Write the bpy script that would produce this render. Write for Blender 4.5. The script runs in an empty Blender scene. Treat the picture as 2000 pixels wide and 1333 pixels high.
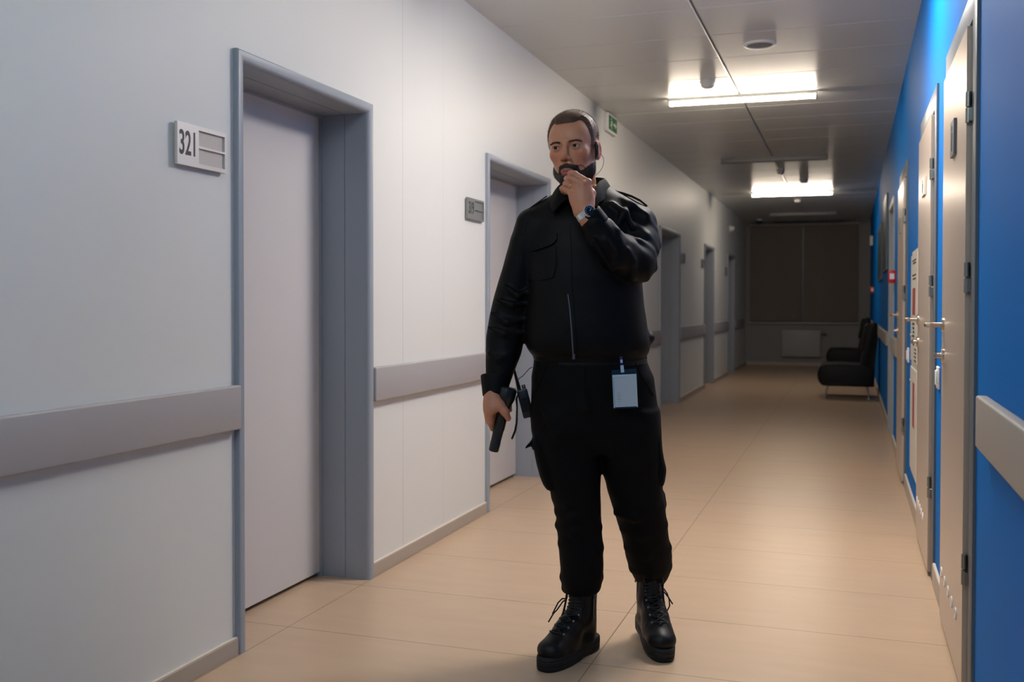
import bpy, bmesh, math, random
import numpy as np
from mathutils import Vector, Matrix
random.seed(4); rng = np.random.default_rng(7)
SC = bpy.context.scene
COL = SC.collection
R_ = math.radians

# ------------------------------------------------------------------ camera, world, exposure
YAW, PITCH, ROLL, FPX = 0.33013, 0.01797, 0.0011, 1931.5
EYE = 1.16
cam_d = bpy.data.cameras.new('camera'); cam = bpy.data.objects.new('camera', cam_d); COL.objects.link(cam)
_f = Vector((-math.sin(YAW)*math.cos(PITCH), math.cos(YAW)*math.cos(PITCH), -math.sin(PITCH)))
_r = Vector((math.cos(YAW), math.sin(YAW), 0)); _u = _r.cross(_f)
_r2 = _r*math.cos(ROLL)+_u*math.sin(ROLL); _u2 = -_r*math.sin(ROLL)+_u*math.cos(ROLL)
_m = Matrix((_r2, _u2, -_f)).transposed().to_4x4(); _m.translation = (0, 0, EYE)
cam.matrix_world = _m
cam_d.sensor_width = 36; cam_d.lens = FPX*36/2000; cam_d.shift_y = -(666.5-629.62)/2000
cam_d.clip_start = 0.02; cam_d.dof.use_dof = True; cam_d.dof.focus_distance = 3.3; cam_d.dof.aperture_fstop = 3.6
SC.camera = cam
wd = bpy.data.worlds.new('world'); SC.world = wd; wd.use_nodes = True
wd.node_tree.nodes['Background'].inputs[0].default_value = (0.3, 0.35, 0.45, 1)
wd.node_tree.nodes['Background'].inputs[1].default_value = 0.02
SC.view_settings.view_transform = 'Standard'; SC.view_settings.look = 'None'
SC.view_settings.gamma = 1; SC.view_settings.exposure = 0.42
try: SC.view_settings.use_curve_mapping = False
except Exception: pass
LAMP_Y = {4.30: 1.0, 7.66: 1.0, 10.98: 0.0, 14.42: 1.0, 17.8: 0.0, -2.6: 1.0}   # centre of each ceiling batten, lit or not; the last is an added fill
LAMP_E = 70.0
LAMP_X0, LAMP_X1 = -1.35, -0.24

# ------------------------------------------------------------------ materials
def lin(c):
    return tuple(((x/255)/12.92 if x/255 <= .04045 else ((x/255+.055)/1.055)**2.4) for x in c)
MATS = {}
def mat(name, rgb, rough=.5, metal=0., spec=.5, bump=None, vary=None, emit=None, coat=0., coatr=.1, aniso=0., alpha=None, trans=0., sss=0.):
    m = bpy.data.materials.new(name); m.use_nodes = True; nt = m.node_tree; N = nt.nodes; L = nt.links
    b = N['Principled BSDF']; c = lin(rgb)+(1,)
    b.inputs['Base Color'].default_value = c; b.inputs['Roughness'].default_value = rough
    b.inputs['Metallic'].default_value = metal; b.inputs['Specular IOR Level'].default_value = spec
    b.inputs['Coat Weight'].default_value = coat; b.inputs['Coat Roughness'].default_value = coatr
    b.inputs['Transmission Weight'].default_value = trans
    if sss: b.inputs['Subsurface Weight'].default_value = sss; b.inputs['Subsurface Radius'].default_value = (.012,.005,.003); b.inputs['Subsurface Scale'].default_value = .6
    if alpha is not None: b.inputs['Alpha'].default_value = alpha
    tc = N.new('ShaderNodeTexCoord')
    if bump:
        sc, st, di = bump[:3]
        n = N.new('ShaderNodeTexNoise'); n.inputs['Scale'].default_value = sc; n.inputs['Detail'].default_value = 4
        mp = N.new('ShaderNodeMapping'); mp.inputs['Scale'].default_value = bump[3] if len(bump) > 3 else (1,1,1)
        L.new(tc.outputs['Object'], mp.inputs[0]); L.new(mp.outputs[0], n.inputs[0])
        bp_ = N.new('ShaderNodeBump'); bp_.inputs['Strength'].default_value = st; bp_.inputs['Distance'].default_value = di
        L.new(n.outputs[0], bp_.inputs['Height']); L.new(bp_.outputs[0], b.inputs['Normal'])
    if vary:
        sc, amt = vary[:2]
        n = N.new('ShaderNodeTexNoise'); n.inputs['Scale'].default_value = sc; n.inputs['Detail'].default_value = 5
        mp = N.new('ShaderNodeMapping'); mp.inputs['Scale'].default_value = vary[2] if len(vary) > 2 else (1,1,1)
        L.new(tc.outputs['Object'], mp.inputs[0]); L.new(mp.outputs[0], n.inputs[0])
        mx = N.new('ShaderNodeMix'); mx.data_type = 'RGBA'
        mx.inputs[6].default_value = tuple(x*(1-amt) for x in c[:3])+(1,); mx.inputs[7].default_value = tuple(min(1, x*(1+amt)) for x in c[:3])+(1,)
        L.new(n.outputs[0], mx.inputs[0]); L.new(mx.outputs[2], b.inputs['Base Color'])
    if emit:
        b.inputs['Emission Color'].default_value = emit[0]+(1,); b.inputs['Emission Strength'].default_value = emit[1]
    MATS[name] = m
    return m
M = {}
M['wall'] = mat('painted_white_wall', (224,224,219), .48, spec=.4, bump=(260,.06,.002), vary=(1.3,.012))
M['blue'] = mat('painted_blue_wall', (0,108,190), .6, spec=.05, bump=(330,.22,.002), vary=(2,.03))
M['backwall'] = mat('painted_grey_back_wall', (138,137,135), .6)
M['frame'] = mat('grey_door_frame', (150,157,166), .42, spec=.4)
M['leaf'] = mat('grey_door_leaf', (208,204,202), .5, spec=.4, bump=(500,.03,.001))
M['steel_leaf'] = mat('beige_laminate_leaf', (196,180,166), .33, spec=.5, metal=.35, bump=(60,.05,.0006,(12,1,1)), vary=(70,.03,(2,18,1)))
M['frame_dark'] = mat('dark_grey_steel_frame', (96,104,112), .4, metal=.2)
M['rail'] = mat('grey_wall_rail', (168,164,164), .5)
M['rail_r'] = mat('beige_wall_rail', (156,150,143), .5)
M['base'] = mat('beige_skirting_tile', (176,164,150), .45, vary=(6,.04))
M['grout'] = mat('pale_skirting_cap', (220,206,190), .6)
M['white'] = mat('white_plastic', (225,225,222), .4)
M['offwhite'] = mat('off_white_enamel', (205,200,188), .45)
M['lampbody'] = mat('white_lamp_body', (205,205,200), .4)
M['chrome'] = mat('chrome', (200,198,195), .15, metal=1)
M['satin'] = mat('satin_steel', (186,176,164), .28, metal=1)
M['hinge'] = mat('nickel_hinge', (150,150,146), .3, metal=1)
M['alu'] = mat('brushed_aluminium_plate', (222,214,204), .38, metal=.35, bump=(80,.05,.0005,(1,1,20)))
M['alu_dark'] = mat('grey_aluminium_plate', (140,142,140), .4, metal=.4)
M['inset'] = mat('plate_inset', (200,190,182), .5)
M['black'] = mat('black_print', (12,12,14), .5)
M['dark'] = mat('dark_gap', (16,16,18), .8)
M['red'] = mat('red_plastic', (190,18,22), .4)
M['redprint'] = mat('red_print', (150,60,55), .5)
M['green'] = mat('green_sign', (36,110,62), .45)
M['teal'] = mat('dark_teal_board', (22,52,58), .35)
M['yellow'] = mat('yellow_paper', (170,150,80), .7)
M['leather'] = mat('black_leather', (5,5,6), .5, spec=.25, bump=(120,.1,.002))
M['blind'] = mat('grey_blind_fabric', (120,112,102), .85, bump=(300,.2,.001))
M['rad'] = mat('white_radiator', (160,160,158), .45)
M['bronze'] = mat('brass_valve', (120,70,50), .4, metal=.5)
M['glassdark'] = mat('night_window_glass', (10,12,16), .08, spec=.8)

def lamp_mat(name, strength, col=(1.0, .85, .68)):
    m = bpy.data.materials.new(name); m.use_nodes = True; b = m.node_tree.nodes['Principled BSDF']
    b.inputs['Base Color'].default_value = (.8,.8,.78,1); b.inputs['Roughness'].default_value = .4
    b.inputs['Emission Color'].default_value = col+(1,); b.inputs['Emission Strength'].default_value = strength
    return m
M['lit'] = lamp_mat('lit_diffuser', LAMP_E); M['lit_near'] = lamp_mat('bright_diffuser', LAMP_E*.62, (1.0, .90, .78)); M['fill_mid'] = lamp_mat('fill_mid_diffuser', LAMP_E*.85, (.80, .93, .98)); M['fill_cool'] = lamp_mat('fill_cool_diffuser', LAMP_E*1.0, (.66, .86, 1.0)); M['unlit'] = mat('unlit_diffuser', (120,122,124), .3)

def floor_mat():
    m = bpy.data.materials.new('beige_floor_tile'); m.use_nodes = True; nt = m.node_tree; N = nt.nodes; L = nt.links
    b = N['Principled BSDF']; b.inputs['Roughness'].default_value = .3; b.inputs['Specular IOR Level'].default_value = .45
    tc = N.new('ShaderNodeTexCoord'); sp = N.new('ShaderNodeSeparateXYZ'); L.new(tc.outputs['Object'], sp.inputs[0])
    def line(out, off, pitch, wd_):
        a = N.new('ShaderNodeMath'); a.operation = 'SUBTRACT'; L.new(out, a.inputs[0]); a.inputs[1].default_value = off-pitch*40
        c = N.new('ShaderNodeMath'); c.operation = 'MODULO'; L.new(a.outputs[0], c.inputs[0]); c.inputs[1].default_value = pitch
        d = N.new('ShaderNodeMath'); d.operation = 'LESS_THAN'; L.new(c.outputs[0], d.inputs[0]); d.inputs[1].default_value = wd_
        return d
    lx = line(sp.outputs[0], -.786, 1.12, .0035); ly = line(sp.outputs[1], 3.08, .559, .0035)
    mx = N.new('ShaderNodeMath'); mx.operation = 'MAXIMUM'; L.new(lx.outputs[0], mx.inputs[0]); L.new(ly.outputs[0], mx.inputs[1])
    n = N.new('ShaderNodeTexNoise'); n.inputs['Scale'].default_value = 3; n.inputs['Detail'].default_value = 8
    mp = N.new('ShaderNodeMapping'); mp.inputs['Scale'].default_value = (1, 5, 1); L.new(tc.outputs['Object'], mp.inputs[0]); L.new(mp.outputs[0], n.inputs[0])
    cr = N.new('ShaderNodeMix'); cr.data_type = 'RGBA'; cr.inputs[6].default_value = lin((190,162,133))+(1,); cr.inputs[7].default_value = lin((205,177,147))+(1,)
    L.new(n.outputs[0], cr.inputs[0])
    g = N.new('ShaderNodeMix'); g.data_type = 'RGBA'; g.inputs[7].default_value = lin((120,102,84))+(1,)
    L.new(mx.outputs[0], g.inputs[0]); L.new(cr.outputs[2], g.inputs[6]); L.new(g.outputs[2], b.inputs['Base Color'])
    n2 = N.new('ShaderNodeTexNoise'); n2.inputs['Scale'].default_value = 180; L.new(tc.outputs['Object'], n2.inputs[0])
    bu = N.new('ShaderNodeBump'); bu.inputs['Strength'].default_value = .05; bu.inputs['Distance'].default_value = .002
    L.new(n2.outputs[0], bu.inputs['Height']); L.new(bu.outputs[0], b.inputs['Normal'])
    return m
M['floor'] = floor_mat()
M['ceiling'] = mat('glossy_ceiling_panel', (212,214,210), .3, metal=.0, spec=.62, vary=(3,.02))

# ------------------------------------------------------------------ geometry helpers
def add_box(bm, x0, x1, y0, y1, z0, z1, bev=0., seg=2):
    vs = [bm.verts.new(p) for p in [(x0,y0,z0),(x1,y0,z0),(x1,y1,z0),(x0,y1,z0),(x0,y0,z1),(x1,y0,z1),(x1,y1,z1),(x0,y1,z1)]]
    fs = [bm.faces.new([vs[i] for i in f]) for f in [(3,2,1,0),(4,5,6,7),(0,1,5,4),(1,2,6,5),(2,3,7,6),(3,0,4,7)]]
    if bev > 0:
        es = list({e for f in fs for e in f.edges})
        bmesh.ops.bevel(bm, geom=es, offset=bev, segments=seg, profile=.5, affect='EDGES')
def add_tube(bm, pts, rad, n=12, cap=True):
    pts = [Vector(p) for p in pts]; rads = rad if hasattr(rad, '__len__') else [rad]*len(pts)
    rings = []; up = None
    for i, p in enumerate(pts):
        t = (pts[min(i+1, len(pts)-1)]-pts[max(i-1, 0)])
        if t.length < 1e-9: t = Vector((0,0,1))
        t.normalize()
        if up is None:
            up = Vector((0,0,1)) if abs(t.z) < .9 else Vector((1,0,0))
        a = t.cross(up); a.normalize(); b = a.cross(t); b.normalize(); up = b
        rings.append([bm.verts.new(p+(a*math.cos(2*math.pi*k/n)+b*math.sin(2*math.pi*k/n))*rads[i]) for k in range(n)])
    for i in range(len(rings)-1):
        for k in range(n):
            bm.faces.new([rings[i][k], rings[i][(k+1)%n], rings[i+1][(k+1)%n], rings[i+1][k]])
    if cap:
        bm.faces.new(rings[0][::-1]); bm.faces.new(rings[-1])
def add_lathe(bm, prof, origin, axis, n=28):
    ax = Vector(axis).normalized(); t = Vector((0,0,1)) if abs(ax.z) < .9 else Vector((1,0,0))
    a = ax.cross(t).normalized(); b = ax.cross(a).normalized(); o = Vector(origin); rings = []
    for r, h in prof:
        rings.append([bm.verts.new(o+ax*h+(a*math.cos(2*math.pi*k/n)+b*math.sin(2*math.pi*k/n))*max(r, 1e-4)) for k in range(n)])
    for i in range(len(rings)-1):
        for k in range(n):
            bm.faces.new([rings[i][k], rings[i][(k+1)%n], rings[i+1][(k+1)%n], rings[i+1][k]])
    bm.faces.new(rings[0][::-1]); bm.faces.new(rings[-1])
def add_prism(bm, poly, axis, a0, a1, bev=0.):
    """poly: 2D points; axis 'x','y','z' is the extrusion axis"""
    def P(p, a): return {'x': (a, p[0], p[1]), 'y': (p[0], a, p[1]), 'z': (p[0], p[1], a)}[axis]
    v0 = [bm.verts.new(P(p, a0)) for p in poly]; v1 = [bm.verts.new(P(p, a1)) for p in poly]; n = len(poly)
    fs = [bm.faces.new(v0[::-1]), bm.faces.new(v1)]
    for i in range(n): fs.append(bm.faces.new([v0[i], v0[(i+1)%n], v1[(i+1)%n], v1[i]]))
    if bev: bmesh.ops.bevel(bm, geom=list(set(fs[0].edges)|set(fs[1].edges)), offset=bev, segments=3, profile=.5, affect='EDGES')
def obj(name, bm, m, parent=None, smooth=True):
    me = bpy.data.meshes.new(name)
    if isinstance(bm, bmesh.types.BMesh):
        bmesh.ops.recalc_face_normals(bm, faces=bm.faces); bm.to_mesh(me); bm.free()
    else:
        me = bm; me.name = name
    for mm in (m if isinstance(m, (list, tuple)) else [m]): me.materials.append(mm)
    if smooth:
        me.polygons.foreach_set('use_smooth', [True]*len(me.polygons))
        try: me.set_sharp_from_angle(angle=R_(34))
        except Exception: pass
    o = bpy.data.objects.new(name, me); COL.objects.link(o)
    if parent: o.parent = parent
    return o
def tag(o, label, cat, group=None):
    o['label'] = label; o['category'] = cat
    if group: o['group'] = group
    return o
def thing(name, label, cat, loc=(0,0,0), rotz=0, group=None):
    o = bpy.data.objects.new(name, None); COL.objects.link(o); o.location = loc; o.rotation_euler = (0,0,rotz)
    o.empty_display_size = .1
    return tag(o, label, cat, group)
def struct(name, bm, m, parent=None):
    o = obj(name, bm, m, parent)
    if not parent: o['kind'] = 'structure'
    return o
def sempty(name, loc=(0,0,0)):
    o = bpy.data.objects.new(name, None); COL.objects.link(o); o.location = loc; o['kind'] = 'structure'; return o
def BM(): return bmesh.new()
def text_mesh(s, size, thick=.0008, bold=.0):
    cu = bpy.data.curves.new('txt', 'FONT'); cu.body = s; cu.size = size; cu.extrude = thick; cu.offset = bold
    cu.align_x = 'CENTER'; cu.align_y = 'CENTER'
    t = bpy.data.objects.new('txt', cu); COL.objects.link(t)
    dg = bpy.context.evaluated_depsgraph_get(); me = bpy.data.meshes.new_from_object(t.evaluated_get(dg))
    bpy.data.objects.remove(t); bpy.data.curves.remove(cu)
    return me
def place_text(s, size, m, parent, mtx, name='number', thick=.0008, bold=0.):
    me = text_mesh(s, size, thick, bold); me.transform(mtx); me.materials.clear()
    return obj(name, me, m, parent, smooth=False)

# ------------------------------------------------------------------ room shell
XL, XR, H = -1.923, 0.338, 2.747
YB, YF = 19.6, -6.0
LD = [(2.785, 3.757), (5.15, 6.36), (10.42, 11.69), (13.78, 14.76), (16.48, 17.5)]     # casing outer edges, left wall
RD = [(3.17, 3.93), (4.55, 5.33), (6.84, 7.62)]                                       # leaf edges, right wall
LTOP = 2.0
def wall_with_holes(name, x0, x1, holes, m, top=H+.05):
    bm = BM(); y = YF
    for a, b, zt in holes:
        add_box(bm, x0, x1, y, a, 0, top); add_box(bm, x0, x1, a, b, zt, top); y = b
    add_box(bm, x0, x1, y, YB, 0, top)
    return struct(name, bm, m)
def wall_line_mat():
    m = M['wall']; nt = m.node_tree; N = nt.nodes; L = nt.links; b = N['Principled BSDF']
    src = b.inputs['Base Color'].links[0].from_socket
    tc = N.new('ShaderNodeTexCoord'); sp = N.new('ShaderNodeSeparateXYZ'); L.new(tc.outputs['Object'], sp.inputs[0])
    ds = []
    for yy, hw in ((4.084, .0022), (4.555, .001), (8.9, .002)):
        d = N.new('ShaderNodeMath'); d.operation = 'COMPARE'; L.new(sp.outputs[1], d.inputs[0]); d.inputs[1].default_value = yy; d.inputs[2].default_value = hw; ds.append(d)
    d = N.new('ShaderNodeMath'); d.operation = 'MAXIMUM'; L.new(ds[0].outputs[0], d.inputs[0]); L.new(ds[1].outputs[0], d.inputs[1])
    g = N.new('ShaderNodeMix'); g.data_type = 'RGBA'; g.inputs[7].default_value = lin((200,197,200))+(1,)
    L.new(d.outputs[0], g.inputs[0]); L.new(src, g.inputs[6]); L.new(g.outputs[2], b.inputs['Base Color'])
wall_line_mat()
wall_with_holes('wall_left', XL-.3, XL, [(a+.03, b-.03, LTOP-.03) for a, b in LD], M['wall'])
RH = [(a-.03, b+.03, 1.99) for a, b in RD]+[(8.75, 9.75, 2.04)]
wall_with_holes('wall_right', XR, XR+.25, RH, M['blue'])
bm = BM()
WX0, WX1, WZ0, WZ1 = -1.84, 0.10, .83, 2.66
add_box(bm, XL-.3, XR+.25, YB, YB+.25, -.05, WZ0); add_box(bm, XL-.3, XR+.25, YB, YB+.25, WZ1, H+.05)
add_box(bm, XL-.3, WX0, YB, YB+.25, WZ0, WZ1); add_box(bm, WX1, XR+.25, YB, YB+.25, WZ0, WZ1)
struct('wall_back', bm, M['backwall'])
bm = BM(); add_box(bm, XL-.3, XR+.25, YF-.2, YF, 0, H+.05); struct('wall_front', bm, M['wall'])
bm = BM(); add_box(bm, XL-.35, XR+.35, YF-.2, YB+.3, -.1, 0); struct('floor', bm, M['floor'])
# ceiling: two rows of lay-in metal panels
bm = BM(); PX = -.805; py = 5.36-.557*21
while py < YB:
    for (a, b) in ((XL-.02, PX-.006), (PX+.006, XR+.02)):
        add_box(bm, a, b, py+.002, py+.555, H, H+.012, bev=.005, seg=1)
    py += .557
add_box(bm, XL-.3, XR+.3, YF-.2, YB+.3, H+.02, H+.06)
struct('ceiling', bm, M['ceiling']).data.shade_flat()

# skirting
def skirting(name, x0, x1, segs, capx0, capx1, h=.055):
    bm = BM()
    for a, b in segs:
        add_box(bm, x0, x1, a, b, 0, h, bev=.0012, seg=1)
    o = struct(name, bm, M['base'])
    bm = BM()
    for a, b in segs: add_box(bm, capx0, capx1, a, b, h, h+.004, bev=.001, seg=1)
    obj('skirting_cap', bm, M['grout'], o)
ls = []; y = YF
for a, b in LD: ls.append((y, a)); y = b
ls.append((y, YB))
skirting('baseboard_left', XL, XL+.014, ls, XL, XL+.012)
rs = []; y = YF
for a, b in [(3.05, 4.0), (4.43, 5.40), (6.72, 7.69), (8.70, 9.80)]: rs.append((y, a)); y = b
rs.append((y, YB))
skirting('baseboard_right', XR-.012, XR, rs, XR-.010, XR, h=.085)
bm = BM(); add_box(bm, XL+.014, XR-.012, YB-.014, YB, 0, .06, bev=.001, seg=1); struct('baseboard_back', bm, M['base'])

# wall guard rails
def guard(n, x0, x1, y0, y1, z0, z1, m):
    bm = BM(); add_box(bm, x0, x1, y0, y1, z0, z1, bev=.006, seg=3); return struct('trim_%d' % n, bm, m)
k = 1
for a, b in ls:
    e = 0.0
    guard(k, XL, XL+.030, a+e, b-e if b < YB else 19.0, .748, .893, M['rail']); k += 1
guard(k, XR-.030, XR, YF, 2.82, .79, .925, M['rail_r']); k += 1
guard(k, XR-.028, XR, 7.72, 8.70, .775, .905, M['rail_r']); k += 1
guard(k, XR-.028, XR, 9.82, 15.5, .775, .905, M['rail_r']); k += 1
guard(k, XR-.028, XR, 16.9, 19.3, .775, .905, M['rail_r'])

# ------------------------------------------------------------------ door frames
def sweep_frame(bm, prof, yi0, yi1, zi, xw, sgn):
    """prof: closed list of (s, d): s outward from the opening, d out of the wall (+ = into corridor)."""
    path = [((yi0, 0.0), (-1, 0)), ((yi0, zi), (-1, 1)), ((yi1, zi), (1, 1)), ((yi1, 0.0), (1, 0))]
    rings = [[bm.verts.new((xw+sgn*d, p[0]+n[0]*s, p[1]+n[1]*s)) for s, d in prof] for p, n in path]
    m_ = len(prof)
    for i in range(3):
        for j in range(m_):
            bm.faces.new([rings[i][j], rings[i][(j+1)%m_], rings[i+1][(j+1)%m_], rings[i+1][j]])
    bm.faces.new(rings[0]); bm.faces.new(rings[-1][::-1])
def arc(cx, cy, r, a0, a1, n=6):
    return [(cx+r*math.cos(R_(a0+(a1-a0)*i/n)), cy+r*math.sin(R_(a0+(a1-a0)*i/n))) for i in range(n+1)]
def lever_handle(parent, x, y, z, sx, sy, key=.11):
    """x: leaf face, sx: direction out of the leaf, sy: direction the lever points"""
    bm = BM(); add_lathe(bm, [(.0,0),(.026,0),(.026,.006),(.022,.009),(.0,.009)], (x,y,z), (sx,0,0))
    pts = [(x+sx*.005,y,z),(x+sx*.04,y,z)]+[(x+sx*(.04+.018*math.sin(R_(t))), y+sy*.018*(1-math.cos(R_(t))), z) for t in (22,45,68,90)]+[(x+sx*.058,y+sy*.06,z),(x+sx*.058,y+sy*.12,z),(x+sx*.05,y+sy*.128,z)]
    add_tube(bm, pts, .0095, 14)
    hd = obj('lever_handle', bm, M['satin'], parent)
    bm = BM(); add_lathe(bm, [(.0,0),(.026,0),(.026,.006),(.022,.009),(.0,.009)], (x,y,z-key), (sx,0,0)); add_tube(bm, [(x,y,z-key),(x+sx*.022,y,z-key)], [.011,.010], 12)
    add_box(bm, min(x+sx*.02,x+sx*.034), max(x+sx*.02,x+sx*.034), y-.003, y+.003, z-key-.009, z-key+.009, bev=.001, seg=1)
    obj('lock_escutcheon', bm, M['satin'], parent)
def left_door(n, y0, y1, number, lever=True):
    d = sempty('door_%d' % n, (XL, (y0+y1)/2, 0))
    W = .042; yi0, yi1, zi = y0+W, y1-W, LTOP-W
    def loc(bm): bmesh.ops.translate(bm, verts=bm.verts, vec=(-XL, -(y0+y1)/2, 0)); return bm
    prof = [(W, -.02), (W, .014)]+arc(W-.006, .014, .006, 0, 90, 3)+arc(.02, 0.0, .02, 90, 180, 8)+[(0, -.092), (.003, -.0925), (.003, -.0955), (0, -.096), (0, -.200), (-.012, -.201), (-.012, -.25), (.02, -.25), (.02, -.02)]
    bm = BM(); sweep_frame(bm, prof, yi0, yi1, zi, XL, 1); obj('frame', loc(bm), M['frame'], d)
    bm = BM(); add_box(bm, XL-.255, XL-.212, yi0-.004, yi1+.004, .018, zi-.001, bev=.002, seg=1); obj('leaf', loc(bm), M['leaf'], d)
    bm = BM(); add_box(bm, XL-.29, XL-.262, yi0-.02, yi1+.02, -.001, zi+.02); obj('door_backing', loc(bm), M['dark'], d)
    if lever: 
        h = lever_handle(d, -.212, yi0+.055-(y0+y1)/2, 1.05, 1, 1)
    return d
for i, (a, b) in enumerate(LD): left_door(i+1, a, b, None)

def right_door(n, y0, y1, ztop, zbot, holes, xleaf=.315):
    d = sempty('door_%d' % n, (XR, (y0+y1)/2, 0)); yc = (y0+y1)/2
    def loc(bm): bmesh.ops.translate(bm, verts=bm.verts, vec=(-XR, -yc, 0)); return bm
    W = .105
    prof = [(W, -.02), (W, .008), (W-.003, .010), (.012, .010), (.012, -.02), (0, -.022), (0, -.10), (.03, -.10), (.03, -.02)]
    bm = BM(); sweep_frame(bm, prof, y0-.006, y1-.02, ztop+.004, XR, -1); obj('frame', loc(bm), M['frame_dark'], d)
    bm = BM(); add_box(bm, xleaf, XR-.005, y0, y1, zbot, ztop, bev=.0015, seg=1)
    lf = obj('leaf', loc(bm), M['steel_leaf'], d)
    bm = BM(); add_box(bm, XR+.005, XR+.03, y0-.02, y1+.02, 0, ztop+.02); obj('door_backing', loc(bm), M['dark'], d)
    lever_handle(d, xleaf-XR, y1-.075-yc, 1.088, -1, -1)
    for hz in (1.735, 1.24, .385):
        bm = BM()
        for z0 in (hz-.045, hz+.002): add_tube(bm, [(xleaf-XR+.004, y0-.012-yc, z0), (xleaf-XR+.004, y0-.012-yc, z0+.042)], .0085, 12)
        add_box(bm, xleaf-XR+.004, .004, y0-.034-yc, y0-.013-yc, hz-.043, hz-.004, bev=.001, seg=1)
        obj('hinge', bm, M['hinge'], d)
    for i in range(holes):
        yy = y1-.09-.125*i-yc if n == 6 else y1-.10-.1*i-yc
        bm = BM(); add_lathe(bm, [(.0,0),(.019,0),(.019,.003),(.013,.004),(.011,.001),(.0,.001)], (xleaf-XR, yy, .20), (-1,0,0), 20)
        obj('vent_ring', bm, M['white'], d)
    return d
right_door(6, 3.17, 3.93, 1.973, .02, 5); right_door(7, 4.55, 5.33, 1.965, .02, 5); right_door(8, 6.84, 7.62, 1.975, .02, 0)
# far recessed doorway on the blue wall
d = sempty('door_9', (XR, 9.25, 0))
bm = BM(); sweep_frame(bm, [(.05,-.02),(.05,.012),(0,.012),(0,-.20),(.03,-.20),(.03,-.02)], 8.78-9.25, 9.72-9.25, 2.01, 0, -1); obj('frame', bm, M['frame'], d)
bm = BM(); add_box(bm, .19, .23, -.48, .48, .01, 2.02); obj('leaf', bm, M['leaf'], d)

# ------------------------------------------------------------------ ceiling battens
def batten(y, lit, label):
    xc = (LAMP_X0+LAMP_X1)/2; hl = (LAMP_X1-LAMP_X0)/2; dy = .04
    t = thing('ceiling_light', label, 'ceiling light', (xc, y, H), math.atan2(dy, 1.1), 'ceiling batten lights')
    bm = BM(); add_box(bm, -hl, hl, -.022, .022, -.026, 0, bev=.002, seg=1); obj('housing', bm, M['lampbody'] if lit else M['unlit'], t)
    bm = BM(); pr = [(-.021,-.0265),(.021,-.0265)]+[(.021*math.cos(R_(a)), -.034-.022*math.sin(R_(a))) for a in range(0, 181, 20)]
    v0 = [bm.verts.new((-hl+.02, p[0], p[1])) for p in pr]; v1 = [bm.verts.new((hl-.02, p[0], p[1])) for p in pr]; n = len(pr)
    bm.faces.new(v0); bm.faces.new(v1[::-1])
    for i in range(n): bm.faces.new([v0[i], v0[(i+1)%n], v1[(i+1)%n], v1[i]])
    obj('diffuser', bm, [M['unlit'], M['lit'], M['lit_near'], M['fill_cool'], M['fill_mid']][lit], t)
    for s in (-1, 1):
        bm = BM(); add_box(bm, s*hl-.0205 if s > 0 else s*hl, s*hl if s > 0 else s*hl+.0195, -.023, .023, -.057, -.0265, bev=.004, seg=2); obj('end_cap', bm, M['lampbody'] if lit else M['unlit'], t)
batten(7.66, 1, 'lit white ceiling batten light, the larger and nearer of the two glowing bars')
batten(14.42, 1, 'lit ceiling batten light glowing far down the corridor, the smaller of the two glowing bars')
batten(10.98, 0, 'unlit ceiling batten light between the two glowing bars')
batten(17.8, 0, 'unlit ceiling batten light in front of the dark end wall')
batten(4.30, 2, 'lit ceiling batten light above the man, beyond the top edge of the photo')
ADDED_PANEL_E = 39.0
t = thing('added_panel_light', 'square lit panel added as fill light above the man, beyond the top edge of the photo', 'ceiling light', (-.22, 4.40, H))  # unseen panel added to light the left wall more evenly, no known fixture
bm = BM(); add_box(bm, -.30, .30, -.30, .30, -.012, 0, bev=.003, seg=1); obj('frame', bm, M['lampbody'], t)
bm = BM(); add_box(bm, -.285, .285, -.285, .285, -.0145, -.0122); obj('diffuser', bm, lamp_mat('added_panel_diffuser', ADDED_PANEL_E, (1.0, .93, .88)), t)
batten(0.94, 4, 'lit batten added as fill light above the camera, outside the photo')  # extra batten continuing the row, added to brighten the near wall and jambs
batten(-2.6, 3, 'lit batten added as fill light behind the camera')  # added for a weak bluish fill on the man and near surfaces

def detector(name, x, y, r, h, label, cat, m=None, group=None):
    t = thing(name, label, cat, (x, y, H), 0, group)
    bm = BM(); add_lathe(bm, [(.0,0),(r,0),(r,-h*.35),(r*.96,-h*.42)], (0,0,0), (0,0,1)); obj('base', bm, M['white'], t)
    bm = BM(); add_lathe(bm, [(r*.85,-h*.42),(r*.82,-h*.8),(r*.55,-h),(.0,-h)], (0,0,0), (0,0,1)); obj('sensor_head', bm, m or M['white'], t)
    return t
detector('smoke_detector', -.97, 7.10, .056, .055, 'white round smoke detector just in front of the nearer glowing ceiling light', 'smoke detector', group='smoke detectors on the ceiling')
detector('smoke_detector', -.57, 13.0, .056, .055, 'dark-looking smoke detector just in front of the far glowing ceiling light', 'smoke detector', group='smoke detectors on the ceiling')
detector('motion_sensor', -.79, 12.0, .045, .06, 'small round sensor with two shiny lenses, left of the far smoke detector', 'sensor')
detector('motion_sensor', -.78, 15.6, .05, .04, 'small pale ceiling sensor behind the far glowing ceiling light', 'sensor')
t = thing('ceiling_speaker', 'round white flush ceiling disc, above and right of the nearer glowing light', 'ceiling speaker', (-.535, 6.21, H))
bm = BM(); add_lathe(bm, [(.075,0),(.098,0),(.098,-.006),(.090,-.011),(.080,-.011),(.076,-.004)], (0,0,0), (0,0,1), 40); obj('rim', bm, M['white'], t)
bm = BM(); add_lathe(bm, [(.0,0),(.0765,0),(.0765,-.005),(.05,-.007),(.0,-.008)], (0,0,0), (0,0,1), 40); obj('grille', bm, mat('grey_grille', (130,130,132), .6), t)
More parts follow.
